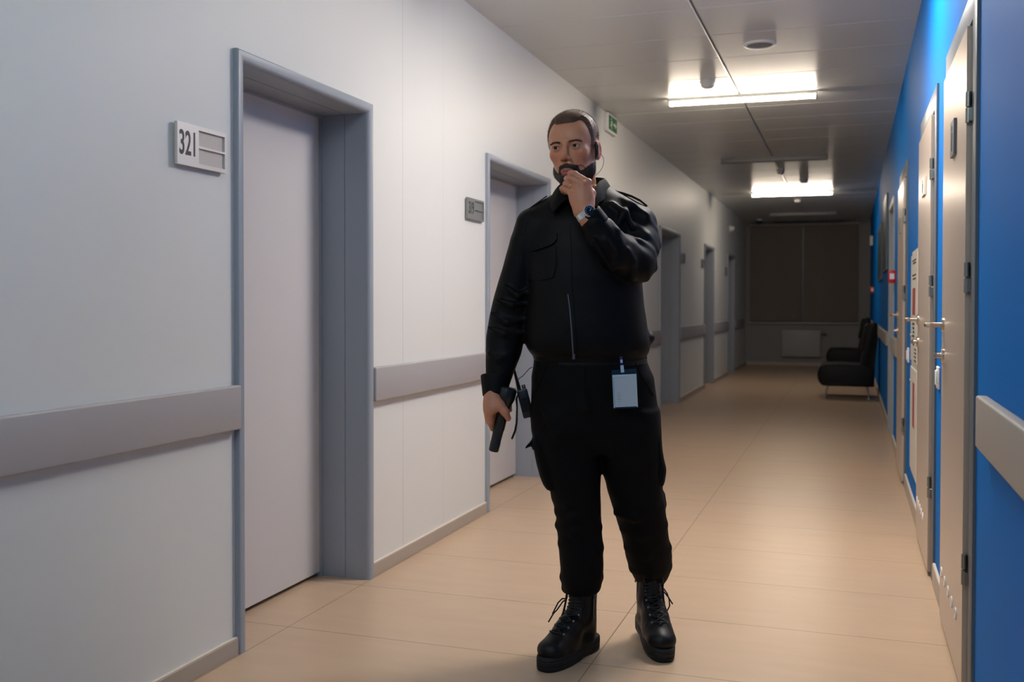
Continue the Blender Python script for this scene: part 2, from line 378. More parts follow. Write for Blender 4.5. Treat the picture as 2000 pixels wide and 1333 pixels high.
detector('ceiling_speaker', -.62, 11.2, .06, .02, 'small round shiny ceiling disc above the far smoke detector', 'ceiling speaker')
t = thing('security_camera', 'dark dome camera hanging from the ceiling at the left end of the blind', 'security camera', (-1.62, 18.9, H))
bm = BM(); add_lathe(bm, [(.0,0),(.06,0),(.06,-.03),(.0,-.03)], (0,0,0), (0,0,1)); obj('base', bm, M['white'], t)
bm = BM(); add_lathe(bm, [(.05,-.03),(.05,-.05),(.04,-.075),(.02,-.088),(.0,-.09)], (0,0,0), (0,0,1)); obj('dome', bm, M['black'], t)
t = thing('wall_camera', 'small white round dome on the left wall above the last door', 'security camera', (XL, 16.85, 2.43))
bm = BM(); add_lathe(bm, [(.0,0),(.055,0),(.055,.02),(.0,.02)], (0,0,0), (1,0,0)); obj('base', bm, M['white'], t)
bm = BM(); add_lathe(bm, [(.045,.02),(.045,.04),(.03,.07),(.0,.08)], (0,0,0), (1,0,0)); obj('dome', bm, M['white'], t)

# ------------------------------------------------------------------ exit sign
t = thing('exit_sign', 'white-framed green exit sign high on the left wall by the ceiling', 'exit sign', (XL, 8.09, 2.66))
bm = BM(); add_box(bm, 0, .035, -.165, .165, -.075, .075, bev=.004, seg=2); obj('housing', bm, M['white'], t)
bm = BM(); add_box(bm, .034, .037, -.14, .15, -.058, .058); obj('green_panel', bm, M['green'], t)
bm = BM()
add_lathe(bm, [(.0,0),(.011,0),(.011,.001),(.0,.001)], (.0375,-.055,.035), (1,0,0), 14)
add_prism(bm, [(-.075,.012),(-.03,.024),(-.02,.0),(-.04,-.008),(-.03,-.045),(-.045,-.045),(-.055,-.014),(-.085,-.035),(-.092,-.026),(-.06,.0),(-.072,.004)], 'x', .0375, .0385)
add_prism(bm, [(.01,.008),(.075,.008),(.075,.028),(.125,0),(.075,-.028),(.075,-.008),(.01,-.008)], 'x', .0375, .0385)
obj('pictogram', bm, M['white'], t)

# ------------------------------------------------------------------ room number plates, left wall
def plate(yc, zc, w, h, num, lab, big=False, far=False):
    t = thing('room_number_plate', lab, 'door sign', (XL, yc, zc), 0, 'room number plates beside the doors')
    m = M['alu'] if big else M['alu_dark']
    x0, x1, x2 = .006, .012, .018
    bm = BM(); add_box(bm, .0, .006, -w/2+.012, w/2-.012, -h/2+.012, h/2-.012); add_box(bm, x0, x1, -w/2, w/2, -h/2, h/2, bev=.0006, seg=1)
    obj('backplate', bm, M['inset'] if big else m, t)
    s = -w/2+w*.42
    bm = BM(); add_box(bm, x1, x2, -w/2, s, -h/2, h/2); e = w*.035
    add_box(bm, x1, x2, s, w/2, h/2-h*.10, h/2); add_box(bm, x1, x2, s, w/2, -h/2, -h/2+h*.10); add_box(bm, x1, x2, w/2-e, w/2, -h/2+h*.10, h/2-h*.10); add_box(bm, x1, x2, s, w/2-e, -h*.025, h*.025)
    obj('face_frame', bm, m, t, smooth=False)
    if num:
        mt = Matrix.Translation((x2, -w/2+w*.205, 0)) @ Matrix(((0,0,1,0),(1,0,0,0),(0,1,0,0),(0,0,0,1))) @ Matrix.Diagonal((.58,1.0,1,1))
        place_text(num, h*.80, M['black'], t, mt, 'number', .0006, h*.012)
    return t
plate(2.60, 1.644, .245, .128, '321', 'large pale metal room number plate reading 321, left of the nearest door', True)
plate(4.965, 1.668, .245, .112, '319', 'grey metal room number plate left of the second door, beside the man', False)
plate(11.95, 1.72, .22, .11, '', 'small grey number plate just right of the third door on the left')
plate(13.6, 1.72, .22, .11, '', 'small dark number plate left of the fourth door on the left')
plate(16.25, 1.70, .22, .13, '', 'small dark number plate left of the last door on the left')
bm = BM(); add_box(bm, XL-.211, XL-.208, 16.95, 17.15, 1.45, 1.78)
t = tag(obj('notice_sheet', bm, M['yellow']), 'yellowish paper notice on the last door on the left', 'notice')

# plaques on the two near right doors
def plaque(yc, zc, w, h, fm, dm, lab, kind):
    t = thing('door_plaque', lab, 'door sign', (.315, yc, zc))
    bm = BM(); add_box(bm, -.009, 0, -w/2, w/2, -h/2, h/2, bev=.001, seg=1); obj('plate', bm, fm, t)
    bm = BM(); add_lathe(bm, [(.0,0),(h*.09,0),(h*.09,.001),(.0,.001)], (-.009,0,h*.28), (-1,0,0), 14)
    add_box(bm, -.010, -.009, -w*.13, w*.13, -h*.05, h*.16); add_box(bm, -.010, -.009, -w*.10, -w*.02, -h*.35, -h*.05); add_box(bm, -.010, -.009, w*.02, w*.10, -h*.35, -h*.05)
    if kind: add_prism(bm, [(-w*.18,-h*.12),(w*.18,-h*.12),(0,h*.1)], 'x', -.0101, -.009)
    obj('pictogram', bm, dm, t)
plaque(3.51, 1.70, .115, .115, M['frame_dark'], M['black'], 'dark square plaque with a pictogram on the nearest right-hand door', 0)
plaque(4.90, 1.70, .15, .085, M['alu'], M['black'], 'pale square plaque with a pictogram on the second right-hand door', 1)
plaque(7.22, 1.70, .10, .11, M['alu_dark'], M['black'], 'small grey plaque on the third right-hand door', 0)

# ------------------------------------------------------------------ things on the blue wall
def switch(yc, zc, lab):
    t = thing('light_switch', lab, 'light switch', (XR, yc, zc), 0, 'white switches between the right-hand doors')
    bm = BM(); add_box(bm, -.010, 0, -.045, .045, -.045, .045, bev=.004, seg=3); obj('plate', bm, M['white'], t)
    bm = BM(); add_box(bm, -.016, -.0102, -.028, .028, -.03, .03, bev=.003, seg=2); obj('rocker', bm, M['white'], t)
switch(4.30, .868, 'white light switch between the first and second right-hand doors')
switch(6.50, .853, 'white light switch between the white cabinet and the third right-hand door')
t = thing('fire_hose_cabinet', 'white wall cabinet with red and black labels between second and third right-hand doors', 'cabinet', (XR, 5.745, .22))
bm = BM(); add_box(bm, -.010, 0, -.32, .32, 0, 1.24, bev=.002, seg=1); obj('frame', bm, M['offwhite'], t)
for z0, z1 in ((.025, .595), (.63, 1.215)):
    bm = BM(); add_box(bm, -.017, -.0105, -.29, .29, z0, z1, bev=.002, seg=1); dd = obj('door', bm, M['offwhite'], t)
    bm = BM(); add_lathe(bm, [(.0,0),(.012,0),(.012,.006),(.0,.006)], (-.017,.25,z1-.08 if z0 < .3 else z0+.14), (-1,0,0), 14); obj('latch', bm, M['hinge'], dd)
tl = [(-.16, .16-.05*(i%2), z-.004, z+.004) for i, z in enumerate((1.18, 1.165, 1.10, 1.08))]
tl += [(-.05, .12-.03*(i%3), .83-.022*i, .842-.022*i) for i in range(6)]+[(-.22, -.06, .70-.02*i, .708-.02*i) for i in range(4)]
for q in tl:
    bm = BM(); add_box(bm, -.018, -.0171, *q); obj('text_line', bm, M['black'], t)
bm = BM(); add_box(bm, -.018, -.0171, -.12, .12, .885, 1.03); obj('red_label', bm, M['redprint'], t)
bm = BM(); add_box(bm, -.018, -.0171, -.10, .05, .28, .52); obj('red_label', bm, M['redprint'], t)
def callpoint(y, z, lab):
    t = thing('fire_call_point', lab, 'fire alarm', (XR, y, z), 0, 'red fire call points on the blue wall')
    bm = BM(); add_box(bm, -.055, 0, -.06, .06, -.05, .05, bev=.004, seg=2); obj('housing', bm, M['red'], t)
    bm = BM(); add_box(bm, -.046, -.012, -.0625, -.0602, -.02, .025); obj('window', bm, M['white'], t)
callpoint(8.52, 1.385, 'red fire call point with white centre just beyond the third right-hand door')
callpoint(16.3, 1.39, 'tiny red fire call point far down the blue wall above the armchairs')
def board(y0, y1, z0, z1, lab):
    t = thing('notice_board', lab, 'notice board', (XR, (y0+y1)/2, (z0+z1)/2), 0); w = y1-y0; h = z1-z0
    bm = BM(); add_box(bm, -.02, 0, -w/2, w/2, -h/2, h/2, bev=.003, seg=1); obj('frame', bm, M['frame_dark'], t)
    bm = BM(); add_box(bm, -.0215, -.0201, -w/2+.03, w/2-.03, -h/2+.03, h/2-.03); obj('panel', bm, M['teal'], t)
board(10.3, 11.3, 1.50, 2.25, 'dark teal framed board on the blue wall, nearest of the two')
board(12.0, 13.4, 1.45, 2.10, 'dark teal framed board on the blue wall, farthest of the two')
t = thing('wall_sounder', 'small pale box high on the blue wall near its far end', 'alarm sounder', (XR, 17.4, 2.22))
bm = BM(); add_box(bm, -.05, 0, -.05, .05, -.08, .08, bev=.008, seg=2); obj('housing', bm, M['white'], t)
bm = BM(); add_lathe(bm, [(.0,0),(.03,0),(.03,.004),(.0,.004)], (-.05,0,0), (-1,0,0), 16); obj('grille', bm, M['frame_dark'], t)

# ------------------------------------------------------------------ end wall: window, blind, radiator
wn = sempty('window_1', (0, YB, 0))
bm = BM()
for (a, b, c, e) in ((WX0, WX1, WZ0, WZ0+.06), (WX0, WX1, WZ1-.06, WZ1), (WX0, WX0+.06, WZ0+.06, WZ1-.06), (WX1-.06, WX1, WZ0+.06, WZ1-.06), (-.90, -.84, WZ0+.06, WZ1-.06)):
    add_box(bm, a, b, .12, .18, c, e)
obj('window_frame', bm, M['frame_dark'], wn)
bm = BM(); add_box(bm, WX0+.06, -.90, .145, .15, WZ0+.06, WZ1-.06); add_box(bm, -.84, WX1-.06, .145, .15, WZ0+.06, WZ1-.06); obj('pane', bm, M['glassdark'], wn)
bm = BM(); add_box(bm, WX0-.04, WX1+.05, -.06, .13, WZ0-.04, WZ0, bev=.006, seg=2); obj('window_sill', bm, M['rad'], wn)
t = thing('vertical_blind', 'closed grey vertical blind covering the window at the dark corridor end', 'blind', ((WX0+WX1)/2, YB-.05, WZ0))
w = WX1-WX0; bm = BM(); add_box(bm, -w/2-.02, w/2+.04, -.03, .03, 1.84, 1.885, bev=.004, seg=1); obj('headrail', bm, M['rad'], t)
for a, b in ((-w/2, -.022), (.022, w/2+.02)):
    bm = BM(); ns = 11; sw = (b-a)/ns
    for i in range(ns):
        x0 = a+i*sw; c = x0+sw/2; th = R_(random.uniform(6, 15)); hw = sw*.56
        dx, dy = math.cos(th)*hw, math.sin(th)*hw
        v = [bm.verts.new(p) for p in [(c-dx,-dy,.015),(c+dx,dy,.015),(c+dx,dy,1.838),(c-dx,-dy,1.838)]]
        u = [bm.verts.new((p.co.x, p.co.y+.0015, p.co.z)) for p in v]
        bm.faces.new(v); bm.faces.new(u[::-1])
        for q in range(4): bm.faces.new([v[q], u[q], u[(q+1)%4], v[(q+1)%4]])
    obj('slat_curtain', bm, M['blind'], t)
t = thing('radiator', 'flat white panel radiator under the window at the corridor end', 'radiator', (-.89, YB, .17))
bm = BM(); add_box(bm, -.35, .35, -.09, -.04, 0, .5, bev=.006, seg=2)
for i in range(17): add_box(bm, -.33+i*.0385, -.33+i*.0385+.018, -.0925, -.0895, .04, .46)
obj('panel', bm, M['rad'], t)
bm = BM(); add_box(bm, -.345, .345, -.085, -.045, .5, .508)
for s in (-.25, .22): add_box(bm, s, s+.03, -.04, 0, .1, .45)
obj('grille_and_bracket', bm, M['rad'], t)
bm = BM(); add_tube(bm, [(.35,-.065,.44),(.40,-.065,.44)], .012, 10); add_tube(bm, [(.40,-.065,.44),(.46,-.065,.44)], [.022,.018], 14); obj('valve', bm, M['bronze'], t)
bm = BM(); add_tube(bm, [(.35,-.065,.03),(.38,-.065,.03),(.38,-.03,.03),(.38,0,.03)], .01, 10); obj('pipe', bm, M['rad'], t)

# ------------------------------------------------------------------ black armchairs on chrome legs
def armchair(y0, wdt, lab):
    t = thing('armchair', lab, 'armchair', (.0, y0+wdt/2, 0), 0, 'black armchairs along the blue wall')
    hw = wdt/2
    seat = [(-.26,.15)]+[(-.30+.0+.09*math.cos(R_(a))*1.0, .285+.135*math.sin(R_(a))) for a in range(255, 89, -15)]+[(-.1,.425),(.12,.415),(.27,.40),(.27,.15)]
    bm = BM(); add_prism(bm, seat, 'y', -hw, hw, bev=.03); obj('seat', bm, M['leather'], t)
    back = [(.09,.16),(.275,.155),(.285,.45),(.315,.75),(.318,.90),(.300,.935),(.262,.945),(.225,.915),(.205,.83),(.17,.66),(.125,.47)]
    bm = BM(); add_prism(bm, back, 'y', -hw+.004, hw-.004, bev=.022); obj('backrest', bm, M['leather'], t)
    bm = BM(); add_prism(bm, [(.12,.60),(.17,.90),(.20,.93),(.24,.92),(.20,.58)], 'y', -hw+.06, hw-.06, bev=.02); obj('headrest_cushion', bm, M['leather'], t)
    for lx, ly in ((-.27,-hw+.06),(-.27,hw-.06),(.19,-hw+.06),(.19,hw-.06)):
        s = -1 if lx < 0 else 1
        bm = BM(); add_tube(bm, [(lx, ly, .152), (lx+s*.03, ly, .012)], [.016,.010], 14); add_tube(bm, [(lx+s*.03, ly, .0), (lx+s*.03, ly, .014)], [.015,.014], 14); obj('leg', bm, M['chrome'], t)
armchair(12.85, .66, 'black armchair with chrome legs against the blue wall, the nearer of the two')
armchair(17.4, .66, 'black armchair with high back, partly hidden, the farther of the two')

# ================================================================== modelling kit for soft shapes (signed distance fields -> quad mesh)
PX0, PY0, U0, D0 = -.832, 3.225, .2584, 3.3206      # where the man stands, his frame: x image-right, y away, z up
def at(px, py, v=0.):
    """a point in the man's frame, from two picture measures and its own depth v"""
    d = _f + _r2*((px-1000)/FPX) + _u2*((629.62-py)/FPX)
    rr = Vector((math.cos(YAW), math.sin(YAW), 0)); ww = Vector((-math.sin(YAW), math.cos(YAW), 0))
    t = (D0+v)/d.dot(ww); p = d*t
    return Vector((p.dot(rr)-U0, v, p.z+EYE))
CAMB = Vector((-U0, -D0, EYE))
def smin(a, b, k):
    if k <= 0: return np.minimum(a, b)
    h = np.maximum(k-np.abs(a-b), 0)/k
    return np.minimum(a, b)-h*h*k*.25
def smax(a, b, k): return -smin(-a, -b, k)
class Field:
    def __init__(s, lo, hi, h):
        s.lo = np.array(lo, float); s.h = h; s.n = np.ceil((np.array(hi)-s.lo)/h).astype(int)+1
        s.ax = [ (s.lo[i]+h*np.arange(s.n[i])).astype(np.float32) for i in range(3)]
        s.f = np.full(s.n, .5, np.float32)
    def block(s, lo, hi):
        sl = []
        for i in range(3):
            a = int(max(0, math.floor((lo[i]-s.lo[i])/s.h))); b = int(min(s.n[i], math.ceil((hi[i]-s.lo[i])/s.h)+1))
            if b <= a: return None, None
            sl.append(slice(a, b))
        return tuple(sl), np.meshgrid(*[s.ax[i][sl[i]] for i in range(3)], indexing='ij')
    def put(s, sl, d, k, op):
        if op == 'u': s.f[sl] = smin(s.f[sl], d, k)
        elif op == 's': s.f[sl] = smax(s.f[sl], -d, k)
        elif op == 'i': s.f[sl] = smax(s.f[sl], d, k)
    def cone(s, a, b, ra, rb, k=.01, op='u', sq=None):
        a = np.array(a, float); b = np.array(b, float); m = max(ra, rb)+k+.02
        sl, g = s.block(np.minimum(a, b)-m, np.maximum(a, b)+m)
        if sl is None: return s
        ab = b-a; L = ab@ab+1e-12
        x, y, z = g[0]-a[0], g[1]-a[1], g[2]-a[2]
        t = np.clip((x*ab[0]+y*ab[1]+z*ab[2])/L, 0, 1)
        d = np.sqrt((x-t*ab[0])**2+(y-t*ab[1])**2+(z-t*ab[2])**2)-(ra+(rb-ra)*t)
        s.put(sl, d, k, op); return s
    def chain(s, pts, rs, k=.01, op='u'):
        for i in range(len(pts)-1): s.cone(pts[i], pts[i+1], rs[i], rs[i+1], k, op)
        return s
    def ell(s, c, r, k=.01, op='u', rot=None):
        c = np.array(c, float); r = np.array(r, float); m = r.max()+k+.02
        sl, g = s.block(c-m, c+m)
        if sl is None: return s
        p = [g[i]-c[i] for i in range(3)]
        if rot is not None:
            Rm = np.array(rot)   # rows: local axes
            p = [Rm[i][0]*p[0]+Rm[i][1]*p[1]+Rm[i][2]*p[2] for i in range(3)]
        q = np.sqrt(sum((p[i]/r[i])**2 for i in range(3)))+1e-6
        q2 = np.sqrt(sum((p[i]/r[i]**2)**2 for i in range(3)))+1e-6
        s.put(sl, q*(q-1)/q2, k, op); return s
    def box(s, c, hs, rad, k=.01, op='u', rot=None):
        c = np.array(c, float); hs = np.array(hs, float); m = np.linalg.norm(hs)+k+.02
        sl, g = s.block(c-m, c+m)
        if sl is None: return s
        p = [g[i]-c[i] for i in range(3)]
        if rot is not None:
            Rm = np.array(rot); p = [Rm[i][0]*p[0]+Rm[i][1]*p[1]+Rm[i][2]*p[2] for i in range(3)]
        qv = [np.abs(p[i])-(hs[i]-rad) for i in range(3)]
        d = np.sqrt(sum(np.maximum(q_, 0)**2 for q_ in qv))+np.minimum(np.maximum(np.maximum(qv[0], qv[1]), qv[2]), 0)-rad
        s.put(sl, d, k, op); return s
    def loft(s, rows, k=.01, op='u', n=2.0, cap=.01):
        """rows: (z, cx, cy, a, b) from top to bottom"""
        rows = sorted(rows); R = np.array(rows, float); zs = R[:, 0]
        lo = [ (R[:,1]-R[:,3]).min()-k-.03, (R[:,2]-R[:,4]).min()-k-.03, zs[0]-k-.03]; hi = [(R[:,1]+R[:,3]).max()+k+.03, (R[:,2]+R[:,4]).max()+k+.03, zs[-1]+k+.03]
        sl, g = s.block(lo, hi)
        if sl is None: return s
        zz = s.ax[2][sl[2]]
        # smooth interpolation
        def ip(col):
            v = np.interp(zz, zs, R[:, col]); w = max(1, int(.012/s.h)); kk = np.ones(2*w+1)/(2*w+1)
            return np.convolve(np.pad(v, w, mode='edge'), kk, mode='valid').astype(np.float32)
        cx, cy, a, b = [ip(c)[None, None, :] for c in (1, 2, 3, 4)]
        x = g[0]-cx; y = g[1]-cy
        r = (np.abs(x/a)**n+np.abs(y/b)**n)**(1/n)+1e-5
        rad = np.sqrt(x*x+y*y)
        d = np.where(r > .3, rad*(1-1/r), (r-1)*np.minimum(a, b))
        d = smax(d, np.maximum(g[2]-zs[-1], zs[0]-g[2]), cap)
        s.put(sl, d, k, op); return s
    def noise(s, amp, freq, stretch=(1,1,1), seed=0, n=5, mask=None):
        r = np.random.default_rng(seed); sl = tuple(slice(0, int(m)) for m in s.n)
        near = np.abs(s.f) < .03
        idx = np.nonzero(near); P = [s.ax[i][idx[i]]*stretch[i] for i in range(3)]
        tot = 0
        for i in range(n):
            d = r.normal(size=3); d /= np.linalg.norm(d); fr = freq*(.7+.7*r.random()); ph = r.random()*6.28
            w = r.normal(size=3); w /= np.linalg.norm(w)
            tot = tot+np.sin((P[0]*d[0]+P[1]*d[1]+P[2]*d[2])*fr+ph+1.3*np.sin((P[0]*w[0]+P[1]*w[1]+P[2]*w[2])*fr*.6+ph*2))
        tot = tot/n
        if mask is not None: tot = tot*mask(s.ax[0][idx[0]], s.ax[1][idx[1]], s.ax[2][idx[2]])
        s.f[idx] += amp*tot; return s
    def mesh(s, f=None):
        f = s.f if f is None else f
        f = f.copy(); f[0] = f[-1] = .1; f[:, 0] = f[:, -1] = .1; f[:, :, 0] = f[:, :, -1] = .1
        S = f < 0; nx, ny, nz = f.shape
        cnt = np.zeros((nx-1, ny-1, nz-1), np.int8)
        for i in (0, 1):
            for j in (0, 1):
                for k in (0, 1): cnt += S[i:nx-1+i, j:ny-1+j, k:nz-1+k]
        act = (cnt > 0) & (cnt < 8); I = np.nonzero(act); nv = len(I[0])
        idm = np.full(act.shape, -1, np.int64); idm[I] = np.arange(nv)
        acc = np.zeros((nv, 3)); num = np.zeros(nv)
        for ax in range(3):
            o = [a for a in range(3) if a != ax]
            for i in (0, 1):
                for j in (0, 1):
                    A = [I[0].copy(), I[1].copy(), I[2].copy()]; A[o[0]] = A[o[0]]+i; A[o[1]] = A[o[1]]+j
                    B = [a.copy() for a in A]; B[ax] = B[ax]+1
                    fa = f[tuple(A)].astype(float); fb = f[tuple(B)].astype(float); c = (fa < 0) != (fb < 0)
                    t = np.where(c, fa/np.where(c, fa-fb, 1), 0); p = np.zeros((nv, 3))
                    p[:, o[0]] = i; p[:, o[1]] = j; p[:, ax] = t
                    acc += p*c[:, None]; num += c
        V = (np.stack(I, 1)+acc/num[:, None])*s.h+s.lo
        Q = []
        for ax in range(3):
            o = [a for a in range(3) if a != ax]
            sa = [slice(None)]*3; sb = [slice(None)]*3; sa[ax] = slice(0, -1); sb[ax] = slice(1, None)
            C = S[tuple(sa)] != S[tuple(sb)]
            E = np.nonzero(C); ok = (E[o[0]] > 0) & (E[o[1]] > 0) & (E[o[0]] < f.shape[o[0]]-1) & (E[o[1]] < f.shape[o[1]]-1)
            E = [e[ok] for e in E]
            def cid(di, dj):
                A = [e.copy() for e in E]; A[o[0]] = A[o[0]]+di; A[o[1]] = A[o[1]]+dj; return idm[tuple(A)]
            q = np.stack([cid(-1,-1), cid(0,-1), cid(0,0), cid(-1,0)], 1)
            ins = S[tuple(E)]; flip = ins if ax != 1 else ~ins
            q[~flip] = q[~flip][:, ::-1]; Q.append(q)
        return V, np.concatenate(Q)
def pmesh(name, V, Q, colors=None):
    me = bpy.data.meshes.new(name); nq = len(Q); k = Q.shape[1]
    me.vertices.add(len(V)); me.vertices.foreach_set('co', np.asarray(V, np.float32).ravel())
    me.loops.add(nq*k); me.loops.foreach_set('vertex_index', Q.astype(np.int32).ravel())
    me.polygons.add(nq); me.polygons.foreach_set('loop_start', np.arange(0, nq*k, k, dtype=np.int32)); me.polygons.foreach_set('loop_total', np.full(nq, k, np.int32))
    me.polygons.foreach_set('use_smooth', np.ones(nq, bool))
    me.update(calc_edges=True); me.validate()
    if colors is not None:
        ca = me.color_attributes.new('tint', 'FLOAT_COLOR', 'POINT')
        ca.data.foreach_set('color', np.concatenate([colors, np.ones((len(V), 1))], 1).astype(np.float32).ravel())
    return me
def relax(V, Q, it=1, w=.5):
    for _ in range(it):
        acc = np.zeros_like(V); n = np.zeros(len(V))
        for i in range(4):
            j = (i+1) % 4; np.add.at(acc, Q[:, i], V[Q[:, j]]); np.add.at(acc, Q[:, j], V[Q[:, i]]); np.add.at(n, Q[:, i], 1); np.add.at(n, Q[:, j], 1)
        V = V*(1-w)+w*acc/np.maximum(n, 1)[:, None]
    return V
def link(name, me, m, parent):
    o = bpy.data.objects.new(name, me); COL.objects.link(o)
    me.materials.append(m)
    if parent: o.parent = parent
    return o
from mathutils.bvhtree import BVHTree
def tree_of(V, Q): return BVHTree.FromPolygons([tuple(v) for v in V], [tuple(int(i) for i in q) for q in Q])
def hit(tr, px, py):
    """first point of a surface met on the sight line through (px, py): (point, normal) in the man's frame"""
    t = at(px, py, 0); d = (t-CAMB).normalized(); r = tr.ray_cast(CAMB, d)
    if r[0] is None: return t, Vector((0,-1,0))
    n = r[1]
    if n.dot(d) > 0: n = -n
    return r[0], n
def drape(tr, rows, off=.002, thick=.003, nu=14, nv=14, bulge=0.):
    """cloth patch: rows = list of polylines (left->right points in picture measures), draped on a surface"""
    bm = bmesh.new(); nr = len(rows); P = []
    def lerp_row(t):
        x = t*(nr-1); i = min(int(x), nr-2); f = x-i; return [((1-f)*a[0]+f*b[0], (1-f)*a[1]+f*b[1]) for a, b in zip(rows[i], rows[i+1])]
    for j in range(nv+1):
        row = lerp_row(j/nv); m_ = len(row); line = []
        for i in range(nu+1):
            x = i/nu*(m_-1); a = min(int(x), m_-2); f = x-a
            px = row[a][0]*(1-f)+row[a+1][0]*f; py = row[a][1]*(1-f)+row[a+1][1]*f
            p, n = hit(tr, px, py); b_ = bulge*math.sin(math.pi*i/nu)*math.sin(math.pi*j/nv)
            line.append((p, n, off+thick+b_))
        P.append(line)
    top = [[bm.verts.new(p+Vector((0,-1,0))*o_*.6+n*o_*.6) for p, n, o_ in l] for l in P]
    bot = [[bm.verts.new(p-n*.004) for p, n, o_ in l] for l in P]
    for j in range(nv):
        for i in range(nu):
            bm.faces.new([top[j][i], top[j][i+1], top[j+1][i+1], top[j+1][i]]); bm.faces.new([bot[j][i], bot[j+1][i], bot[j+1][i+1], bot[j][i+1]])
    for j in range(nv):
        bm.faces.new([top[j][0], top[j+1][0], bot[j+1][0], bot[j][0]]); bm.faces.new([top[j+1][nu], top[j][nu], bot[j][nu], bot[j+1][nu]])
    for i in range(nu):
        bm.faces.new([top[0][i+1], top[0][i], bot[0][i], bot[0][i+1]]); bm.faces.new([top[nv][i], top[nv][i+1], bot[nv][i+1], bot[nv][i]])
    return bm
def row(py, L, R, b, v=0.):
    p = at(L, py, v); q = at(R, py, v); return (p.z, (p.x+q.x)/2, v, (q.x-p.x)/2, b)

# ------------------------------------------------------------------ person materials
def skin_mat():
    m = mat('skin', (205,150,118), .45, spec=.4, sss=.12, bump=(420,.12,.0008)); nt = m.node_tree; b = nt.nodes['Principled BSDF']
    a = nt.nodes.new('ShaderNodeAttribute'); a.attribute_name = 'tint'; nt.links.new(a.outputs['Color'], b.inputs['Base Color']); return m
M['skin'] = skin_mat()
M['hair'] = mat('brown_hair', (92,66,48), .55, spec=.35, vary=(500,.35))
M['beard'] = mat('dark_beard', (54,41,34), .6, spec=.3, vary=(500,.3))
M['cloth'] = mat('black_twill', (9,9,10), .56, spec=.17, bump=(900,.25,.0006), vary=(4,.12))
M['cloth2'] = mat('black_cargo_twill', (8,8,9), .75, spec=.14, bump=(700,.3,.0006))
M['boot'] = mat('black_boot_leather', (8,8,9), .45, spec=.28, bump=(160,.15,.0008))
M['sole'] = mat('black_rubber', (13,13,13), .7)
M['lace'] = mat('black_lace', (16,16,17), .7)
M['zip'] = mat('gunmetal_zip', (110,110,114), .38, metal=.8)
M['eye'] = mat('eye_white', (184,172,165), .2)
M['iris'] = mat('brown_iris', (22,14,10), .25, spec=.3)
M['torch'] = mat('black_anodised', (20,21,23), .35, spec=.6)
M['gold'] = mat('gold', (225,180,120), .22, metal=1)
M['watchsteel'] = mat('polished_steel', (222,220,216), .3, metal=.75)
M['dial'] = mat('watch_dial', (22,34,44), .2)
M['navy'] = mat('navy_plastic', (22,44,66), .25)
M['card'] = mat('white_card', (188,200,208), .4)
M['bluecl'] = mat('blue_strap', (18,30,120), .4)
M['clear'] = mat('clear_plastic', (190,215,225), .12, spec=.7)

